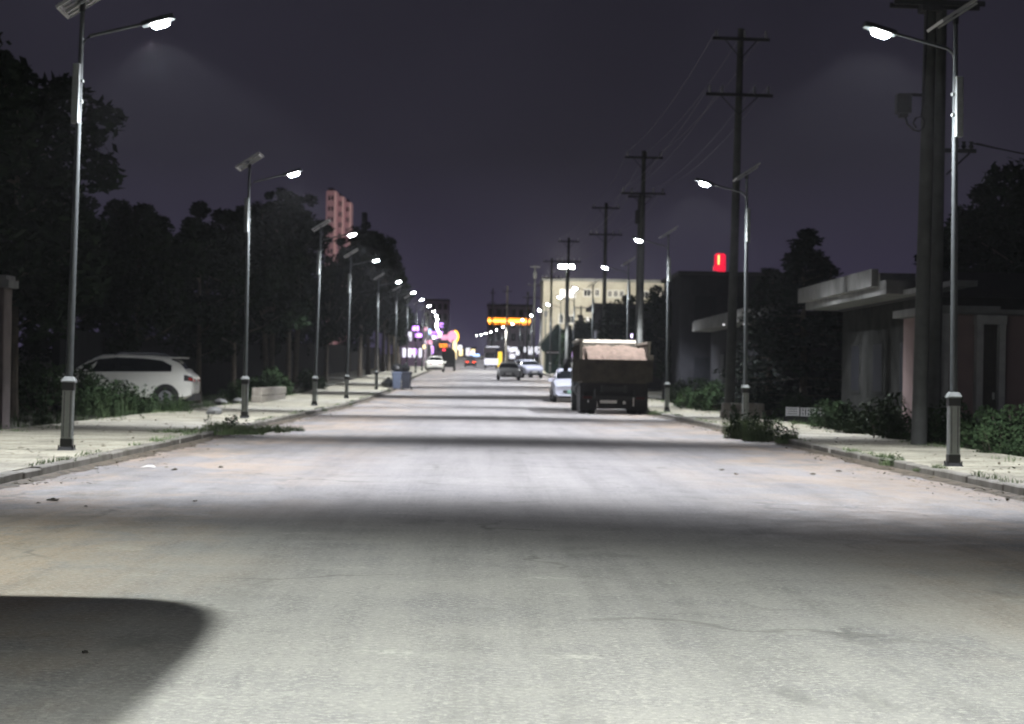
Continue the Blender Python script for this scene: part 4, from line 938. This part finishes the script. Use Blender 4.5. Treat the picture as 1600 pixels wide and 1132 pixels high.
# floodlight mast
p = at(885, 420, 243); zg = gz(243); hh = p.z - zg
fl = thing('floodlight_mast', 'blazing floodlight cluster on a mast before the cream building', 'floodlight', (p.x, 243, zg))
q = MB(); q.tube([(0, 0, 0), (0, 0, hh - .3)], [.12, .08], 10); q.build('pole', M_galv, fl)
q = MB(); q.box(-.9, .9, -.06, .06, hh - .12, hh); q.build('crossarm', M_iron, fl)
M_flood = mat('flood_lens', (1, 1, 1), .4, var=.02, emit=(1.0, .97, .86), estr=420)
for x in (-.62, 0, .62):
    h = MB(); h.rbox(x - .27, x + .27, -.1, .16, hh + .02, hh + .42, .04); ho = h.build('lamp_head', M_iron, fl)
    l = MB(); l.rbox(x - .24, x + .24, -.16, -.102, hh + .05, hh + .39, .03); l.box(x - .24, x + .24, .162, .21, hh + .05, hh + .39); l.build('lens', M_flood, ho)
ld = bpy.data.lights.new('flood_light', 'POINT'); ld.energy = 21000; ld.color = (1.0, .96, .84); ld.shadow_soft_size = .5
lo = bpy.data.objects.new('flood_light', ld); col.objects.link(lo); lo.parent = fl; lo.location = (0, .8, hh + .2)
# green shelter
M_green = mat('green_tarpaulin', (.035, .075, .06), .7, c2=(.02, .045, .038), scale=2)
D2 = 224; zg = gz(D2); xa, xb = 6.15, 9.6
t = thing('green_shelter', 'dark green pitched shelter on posts beside the right pavement', 'shelter', (xa, D2, zg)); wd_ = xb - xa
q = MB()
for s in (0, 1):
    q.loft([[Vector((x, y, z)) for x, z in (((-.2, 3.0), (wd_ / 2, 5.2), (wd_ / 2, 5.1), (-.2, 2.9)) if s == 0 else ((wd_ + .2, 3.0), (wd_ / 2 + .002, 5.2), (wd_ / 2 + .002, 5.1), (wd_ + .2, 2.9)))] for y in (-2, 6)])
q.build('roof', M_green, t)
q = MB(); q.loft([[Vector((x, y, z)) for x, z in ((-.1, 2.95), (.2, 2.3), (wd_ - .1, 2.3), (wd_ + .1, 2.95), (wd_ / 2, 5.08))] for y in (-1.85, -1.78)]); q.build('gable_cloth', M_green, t)
q = MB(); q.box(.6, wd_, .2, .25, .1, 2.9); q.build('back_cloth', M_green, t)
for x in (0, 1.1, wd_):
    for y in (-1.9, 5.9): q = MB(); q.tube([(x, y, -.1), (x, y, 3.2)], .05, 8); q.build('post', M_conc, t)
q = MB(); q.box(.55, 1.95, -2.06, -2.0, 2.05, 2.45); so = q.build('sign_board', M_wallg, t); q = MB()
for k in range(6): q.box(.65 + k * .21, .79 + k * .21, -2.075, -2.062, 2.16, 2.33)
q.build('lettering', M_whitefr, so)
# dark sheds behind the truck, lit white tube
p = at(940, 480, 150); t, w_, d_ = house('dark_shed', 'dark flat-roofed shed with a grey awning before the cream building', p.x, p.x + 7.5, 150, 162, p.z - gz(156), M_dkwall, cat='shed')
zz = at(965, 507, 150).z - gz(156); q = MB(); q.box(-w_ + .6, -w_ + 2.2, -d_ - 1.0, -d_ - .002, zz, zz + .35); q.build('awning', M_slab, t)
q = MB(); q.box(-w_ - .5, w_ + .3, -d_ - .3, d_, p.z - gz(156), p.z - gz(156) + .25); q.build('roof', M_roofd, t)
M_violet = mat('violet_tube', (.8, .7, 1), .4, var=.02, emit=(.80, .66, 1.0), estr=6)
p = at(987, 530, 140); o = thing('tube_light', 'upright white violet tube light above the dump truck', 'light', (p.x, 140, at(987, 535, 140).z - .2))
q = MB(); q.tube([(0, 0, 0), (0, 0, 1.15)], .05, 8); q.build('tube', M_violet, o); q = MB(); q.box(-.09, .09, .05, .10, -.1, 1.25); q.build('housing', M_iron, o); q = MB(); q.tube([(0, .12, -4.2), (0, .12, 1.1)], .04, 8); q.build('post', M_iron, o)
for px, py, d, lb in ((1131, 508, 73.8, 'tiny white light dot beside the stone block pole'), (1163, 507, 73.8, 'tiny white light dot left of the second right lamp post'), (1205, 438, 78, 'small white light under the conifer on the right')):
    p = at(px, py, d); o = thing('small_light', lb, 'light', (p.x, d, p.z)); q = MB(); q.lathe([(.01, -.03), (.035, -.01), (.035, .02), (.01, .04)], n=10); q.build('bulb', M_winlit, o); q = MB(); q.box(-.03, .03, .02, .5, .04, .07); q.build('bracket', M_iron, o)

# ------------------------------------------------------------------ far street
M_orange = mat('orange_led', (1, .4, .05), .4, var=.02, emit=(1.0, .30, .02), estr=5)
M_orangeo = mat('orange_led_core', (1, .6, .2), .4, var=.02, emit=(1.0, .50, .10), estr=6)
M_dim = mat('dim_facade', (.55, .43, .52), .9, c2=(.40, .32, .38), scale=.3)
M_purp = mat('purple_sign', (.5, .2, .8), .4, var=.05, emit=(.62, .28, 1.0), estr=4.5)
M_blue = mat('blue_sign', (.2, .4, .9), .4, var=.05, emit=(.40, .58, 1.0), estr=3)
M_shopw = mat('shop_light', (1, 1, 1), .4, var=.05, emit=(.90, .90, 1.0), estr=1.5)
M_shopy = mat('shop_light_warm', (1, .9, .6), .4, var=.05, emit=(1.0, .80, .42), estr=2.2)
M_pink = mat('pink_sign', (.8, .4, .6), .4, var=.05, emit=(1.0, .42, .62), estr=1.3)
M_yell = mat('yellow_sign', (.9, .7, .1), .4, var=.05, emit=(1.0, .66, .06), estr=1.6)
M_redl = mat('red_lamp', (.8, .05, .05), .4, var=.05, emit=(1.0, .04, .10), estr=2.5)
def far_block(name, label, px0, px1, pyt, d, m, depth=14, rows=0, colsn=0, lit=(), cat='building'):
    a = at(px0, pyt, d); b_ = at(px1, pyt, d); zg = gz(d); h = a.z - zg; W_ = b_.x - a.x
    t = thing(name, label, cat, (a.x, d, zg)); q = MB(); q.box(0, W_, 0, depth, -.5, h); q.build('wall', m, t)
    q = MB(); q.box(-.2, W_ + .2, -.2, depth, h, h + .5); q.build('roof', M_roofd, t)
    for j in range(rows):
        for i in range(colsn):
            cw_, chh = W_ / colsn, (h - 1) / rows; x, z = i * cw_, .8 + j * chh
            q = MB(); q.box(x + cw_ * .22, x + cw_ * .78, -.08, -.003, z + chh * .25, z + chh * .8); q.build('window', (M_shopw if (i, j) in lit else M_win), t)
    return t
far_block('far_building', 'dim reddish building behind the orange sign at the end of the street', 762, 832, 478, 602, M_dim, 14, 4, 6)
far_block('far_building', 'tall dim building with violet shop signs at the far left end', 664, 701, 470, 640, M_dim, 20, 5, 4)
far_block('shop_row', 'row of small lit shops on the far left beyond the trees', 628, 662, 512, 330, M_dim, 30, 2, 4, ((0, 0), (1, 0), (2, 0), (3, 0), (1, 1)), 'shops')
far_block('far_building', 'small dim building between the far shop row and the violet signs', 640, 672, 528, 480, M_dim, 20, 2, 3, ((0, 0), (2, 0)))
far_block('lit_shop', 'tiny shopfronts glowing white and yellow at the road end', 716, 744, 545, 640, M_dim, 10, 1, 5, (), 'shop')
def sign_bar(name, label, px0, px1, py0, py1, d, m, n, m2=None, depth=.4, post=False):
    a = at(px0, py1, d); b_ = at(px1, py0, d); W_ = b_.x - a.x; h = b_.z - a.z
    t = thing(name, label, 'sign', (a.x, d, a.z)); q = MB(); q.box(-.1 * h, W_ + .1 * h, .05, depth, -.12 * h, h * 1.12); q.build('backing', M_iron, t)
    rnd = random.Random(px0); g = MB(); st = W_ / n
    for k in range(n):   # unreadable glowing characters: a few strokes each
        x = k * st
        g.box(x + st * .1, x + st * .88, -.05, .045, h * .78, h * .98); g.box(x + st * .42, x + st * .58, -.05, .045, 0, h * .76)
        if rnd.random() < .7: g.box(x + st * .1, x + st * .4, -.05, .045, h * .34, h * .50)
        if rnd.random() < .7: g.box(x + st * .6, x + st * .9, -.05, .045, h * .02, h * .2)
    g.build('glowing_characters', m, t)
    if m2: q = MB(); q.box(0, W_, -.09, -.055, h * .40, h * .66); q.build('light_strip', m2, t)
    if post:
        zg = gz(d) - a.z
        for x in (W_ * .15, W_ * .85): q = MB(); q.box(x - .15, x + .15, .06, .35, zg, -.1 * h); q.build('post', M_iron, t)
    return t
sign_bar('orange_sign', 'long glowing orange character sign high over the end of the street', 762, 829, 498, 507, 596, M_orange, 14, M_orangeo, post=True)
sign_bar('violet_sign', 'violet glowing sign on the tall far left building', 672, 692, 518, 529, 636, M_purp, 5)
sign_bar('blue_sign', 'bluish glowing shop sign left of the violet one', 652, 666, 517, 524, 476, M_blue, 4)
a = at(700, 531, 560); t = thing('round_sign', 'rounded pink signboard with a yellow edge at the far left', 'sign', (a.x, 560, gz(560))); h = a.z - gz(560)
q = MB(); q.tube([(1.2, 0, 0), (1.2, 0, h)], .25, 8); q.build('post', M_iron, t)
q = MB(); c0 = Vector((1.2, 0, h + .8))
q.loft([[c0 + Vector((1.4 * math.cos(k * .3927), y, 1.55 * math.sin(k * .3927))) for k in range(16)] for y in (-.15, .15)]); q.build('signboard', M_pink, t)
q = MB(); q.loft([[c0 + Vector((r_ * 1.5 * math.cos(-1.2 + k * .24), -.2, r_ * 1.65 * math.sin(-1.2 + k * .24))) for r_ in (.86, 1.06)] for k in range(11)], False, False); q.build('light_edge', M_yell, t)
a = at(707, 557, 560)
q = MB(); q.box(-.5, .5, 0, .3, 0, at(707, 534, 560).z - gz(560)); o = q.build('light_column', M_shopy); o.location = (a.x + .6, 555, gz(555)); tag(o, 'pale yellow glowing advertising column below the pink sign', 'sign')
sign_bar('violet_sign', 'small violet glowing sign right of the lamp row, below the tall far left building', 683, 693, 505, 512, 636, M_purp, 3)
sign_bar('orange_sign', 'small orange lit awning sign left of the pale glowing column', 686, 699, 538, 543, 470, M_orange, 4)
sign_bar('red_lettering', 'reddish pink shop sign beside the pale glowing column', 694, 704, 539, 545, 575, M_pink, 3)
a = at(718, 548, 634)
for k, (px, py0, py1, m, lb) in enumerate(((720, 547, 556, M_shopy, 'yellow lit shop window at the road end'), (731, 545, 556, M_shopw, 'white lit shop window at the road end'), (739, 547, 554, M_shopy, 'narrow yellow lit shop window right of the white one'))):
    a = at(px - 3, py1, 630); b_ = at(px + 3, py0, 630); q = MB(); q.box(0, b_.x - a.x, 0, .3, 0, b_.z - a.z); q.box(-.15, b_.x - a.x + .15, .02, .32, b_.z - a.z, b_.z - a.z + .15); o = q.build('lit_window', m); o.location = a; tag(o, lb, 'window')
rnd = random.Random(77)
for k in range(34):
    px = rnd.choice((rnd.uniform(634, 700), rnd.uniform(634, 700), rnd.uniform(700, 748), rnd.uniform(790, 842))); py = rnd.uniform(512, 556) if px < 700 else rnd.uniform(543, 558)
    d = rnd.uniform(470, 620); c_, m, = rnd.choice((('violet', M_purp), ('violet', M_purp), ('white', M_shopw), ('pink', M_pink), ('yellow', M_shopy), ('bluish', M_blue)))
    if px < 672: d = 325 - k * .1
    if px > 760: c_, m = 'white', M_shopw
    p = at(px, py, d); z = max(p.z, gz(d) + .6); w2, h2 = rnd.uniform(.25, .8) * d / 500, rnd.uniform(.2, .6) * d / 500
    q = MB(); q.rbox(-w2, w2, -.1, .1, -h2, h2, .04); q.box(-.06, .06, .1, .4, -h2, h2 * .5); o = q.build('shop_light', m); o.location = (p.x, d, z)
    tag(o, 'tiny %s shop light in the far %s of the street' % (c_, 'left cluster' if px < 760 else 'right side below the orange sign'), 'shop light', 'tiny lights of the far shops')
# white bus and yellow post
M_bus = mat('bus_white', (.62, .63, .68), .35, var=.08)
M_busb = mat('bus_blue', (.10, .12, .38), .4, var=.1)
d = 330; zg = gz(d); a = at(756, 572, d)
t = thing('parked_bus', 'white bus with a lit front standing far down the right side', 'bus', (a.x, d, zg))
q = MB(); q.loft([[Vector((x, y, z)) for x, z in ((.05, .35), (2.35, .35), (2.45, 1.2), (2.4, 2.95), (2.2, 3.15), (.2, 3.15), (0, 2.95), (-.05, 1.2))] for y in (0, 9)]); q.build('body', M_bus, t)
q = MB(); q.box(.2, 1.75, -.03, -.003, 1.45, 2.3); q.build('windscreen', M_glass, t)
q = MB(); q.box(.1, 2.3, -.05, -.003, .5, 1.4); q.build('added_glow_panel', M_shopw, t); q = MB(); q.box(.3, 2.3, .1, 1.0, 3.16, 3.26); q.build('roof_light', M_shopw, t)  # glowing panel added to brighten the bus front
q = MB(); q.box(1.8, 2.38, -.02, -.003, 1.5, 2.9); q.box(2.46, 2.47, .2, 8, 1.5, 2.9); q.build('blue_panel', M_busb, t)
for x in (.25, 2.15):
    for y in (1.6, 7): q = MB(); q.disc((x - .12, y, .42), (1, 0, 0), .42, .25, 16); q.build('wheel', M_tyre, t)
a = at(781, 571, 322); q = MB(); q.rbox(-.3, .3, -.12, .12, 0, at(781, 550, 322).z - gz(322), .04); o = q.build('yellow_post', M_yell); o.location = (a.x, 322, gz(322)); tag(o, 'glowing yellow upright sign post in front of the white bus', 'sign')
# tarpaulin covered truck, left
t = thing('covered_truck', 'dark truck under an arched tarpaulin, right behind the far white car', 'truck', (-3.55, 246, gz(246)))
q = MB(); q.loft([[Vector((x, y, z)) for x, z in ((-.75, .8), (.75, .8), (.75, 2.0), (.6, 2.4), (.25, 2.62), (-.3, 2.66), (-.75, 2.6))] for y in (0, .1, 4.5)]); q.build('tarpaulin', M_bag, t)
q = MB(); q.box(-.7, .7, 4.55, 6.2, .6, 2.2); q.build('cab', M_cab, t); q = MB(); q.box(-.7, .7, .05, 6, .5, .79); q.build('chassis', M_dark, t)
for x in (-.62, .62):
    for y in (1.0, 5.3): q = MB(); q.disc((x - .1, y, .4), (1, 0, 0), .4, .2, 14); q.build('wheel', M_tyre, t)
q = MB(); q.box(-.7, -.4, -.06, -.01, 2.28, 2.5); q.build('tail_lamp', M_redl, t)
# tall striped tower, left, far away
M_tower = mat('tower_pink', (.42, .26, .27), .85, var=.12, scale=.02)
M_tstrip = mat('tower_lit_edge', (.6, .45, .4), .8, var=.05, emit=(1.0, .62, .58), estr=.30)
M_tface = mat('tower_glow_face', (.5, .3, .3), .8, c2=(.4, .22, .25), scale=.05, emit=(.62, .34, .36), estr=.24)  # pink floodlighting put into the wall as emission
d = 900; zg = gz(d); t = thing('tower_block', 'tall pinkish striped tower block rising above the left trees', 'building', (at(508, 400, d).x, d, zg))
def sx(px): return at(px, 400, d).x - at(508, 400, d).x
for px0, px1, pyt, k in ((508, 524, 298, 0), (525, 535, 306, 1), (536, 546, 314, 2)):
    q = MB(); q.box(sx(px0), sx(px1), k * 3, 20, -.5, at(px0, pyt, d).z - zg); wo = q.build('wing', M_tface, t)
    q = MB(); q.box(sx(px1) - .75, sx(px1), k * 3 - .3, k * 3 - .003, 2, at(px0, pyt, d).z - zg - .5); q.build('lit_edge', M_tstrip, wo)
    hh_ = at(px0, pyt, d).z - zg
    for r_ in range(12):
        for cc in (.2, .52):
            z_ = hh_ - 4 - r_ * 4.4
            q = MB(); q.box(sx(px0) + (sx(px1) - sx(px0)) * cc, sx(px0) + (sx(px1) - sx(px0)) * (cc + .2), k * 3 - .06, k * 3 - .003, z_, z_ + 1.9); q.build('window', M_win, wo)
    q = MB(); q.box(sx(px0) + .6, sx(px1) - 1.2, k * 3 + 1, 18, at(px0, pyt, d).z - zg, at(px0, pyt, d).z - zg + 1.2); q.build('roof', M_roofd, wo)
q = MB(); q.box(sx(563), sx(570), 6, 16, -.5, at(566, 330, d).z - zg); q.build('side_wing', M_wallg, t)
M_litpole = mat('pole_concrete_lit', (.75, .72, .60), .8, var=.1)  # concrete colour lightened to stand for lamplight on the pole
# far pale poles on the right
for px, top, d, m, lb in ((793, 447, 345, M_litpole, 'lamplit concrete pole with two short crossarms standing before the orange sign'), (825, 456, 318, M_conc, 'grey concrete pole with crossarms right of the orange sign'), (770, 451, 450, M_conc, 'orange-tinted far pole at the left end of the orange sign')):
    p = at(px, top, d); h = p.z - gz(d); t = thing('utility_pole', lb, 'utility pole', (p.x, d, gz(d)), 0, 'far concrete poles on the right')
    q = MB(); q.tube([(0, 0, -.1), (0, 0, h)], [.22, .13], 10); q.build('pole', m, t, True)
    for z in (h - .9, h - 2.9): q = MB(); q.box(-.75, .75, -.2, -.12, z - .06, z + .06); q.build('crossarm', M_conc, t)
for px, top, d, lb in ((836, 415, 262, 'thin dark pole left of the cream building, between two utility poles'), (853, 474, 255, 'short thin pole before the left corner of the cream building'), (908, 478, 205, 'short thin pole rising from the dark trees before the cream building'), (1010, 302, 111, 'second dark pole close right of the utility pole behind the dump truck')):
    p = at(px, top, d); h = p.z - gz(d); t = thing('line_pole', lb, 'pole', (p.x - (.35 if px == 1010 else 0), d, gz(d)))
    q = MB(); q.tube([(0, 0, -.1), (0, 0, h)], [.13, .08], 10); q.build('pole', M_conc, t, True); q = MB(); q.box(-.6, .6, -.12, -.05, h - .25, h - .15); q.build('crossarm', M_iron, t)
    q = MB(); q.rbox(-.22, .22, -.35, -.12, h - 1.6, h - .9, .03); q.build('equipment_box', M_iron, t)
# ------------------------------------------------------------------ night haze
hz = MB(); hz.box(-420, 420, -60, 1150, -1.3, 120); ho = hz.build('haze', None)
ho.data.materials.clear()
hm = bpy.data.materials.new('haze'); hm.use_nodes = True; t = hm.node_tree
for n_ in list(t.nodes):
    if n_.type != 'OUTPUT_MATERIAL': t.nodes.remove(n_)
pv = t.nodes.new('ShaderNodeVolumePrincipled'); pv.inputs['Color'].default_value = (.86, .88, .96, 1); pv.inputs['Density'].default_value = .00016; pv.inputs['Anisotropy'].default_value = .1
t.links.new(pv.outputs[0], t.nodes['Material Output'].inputs['Volume'])
ho.data.materials.append(hm); ho['kind'] = 'stuff'
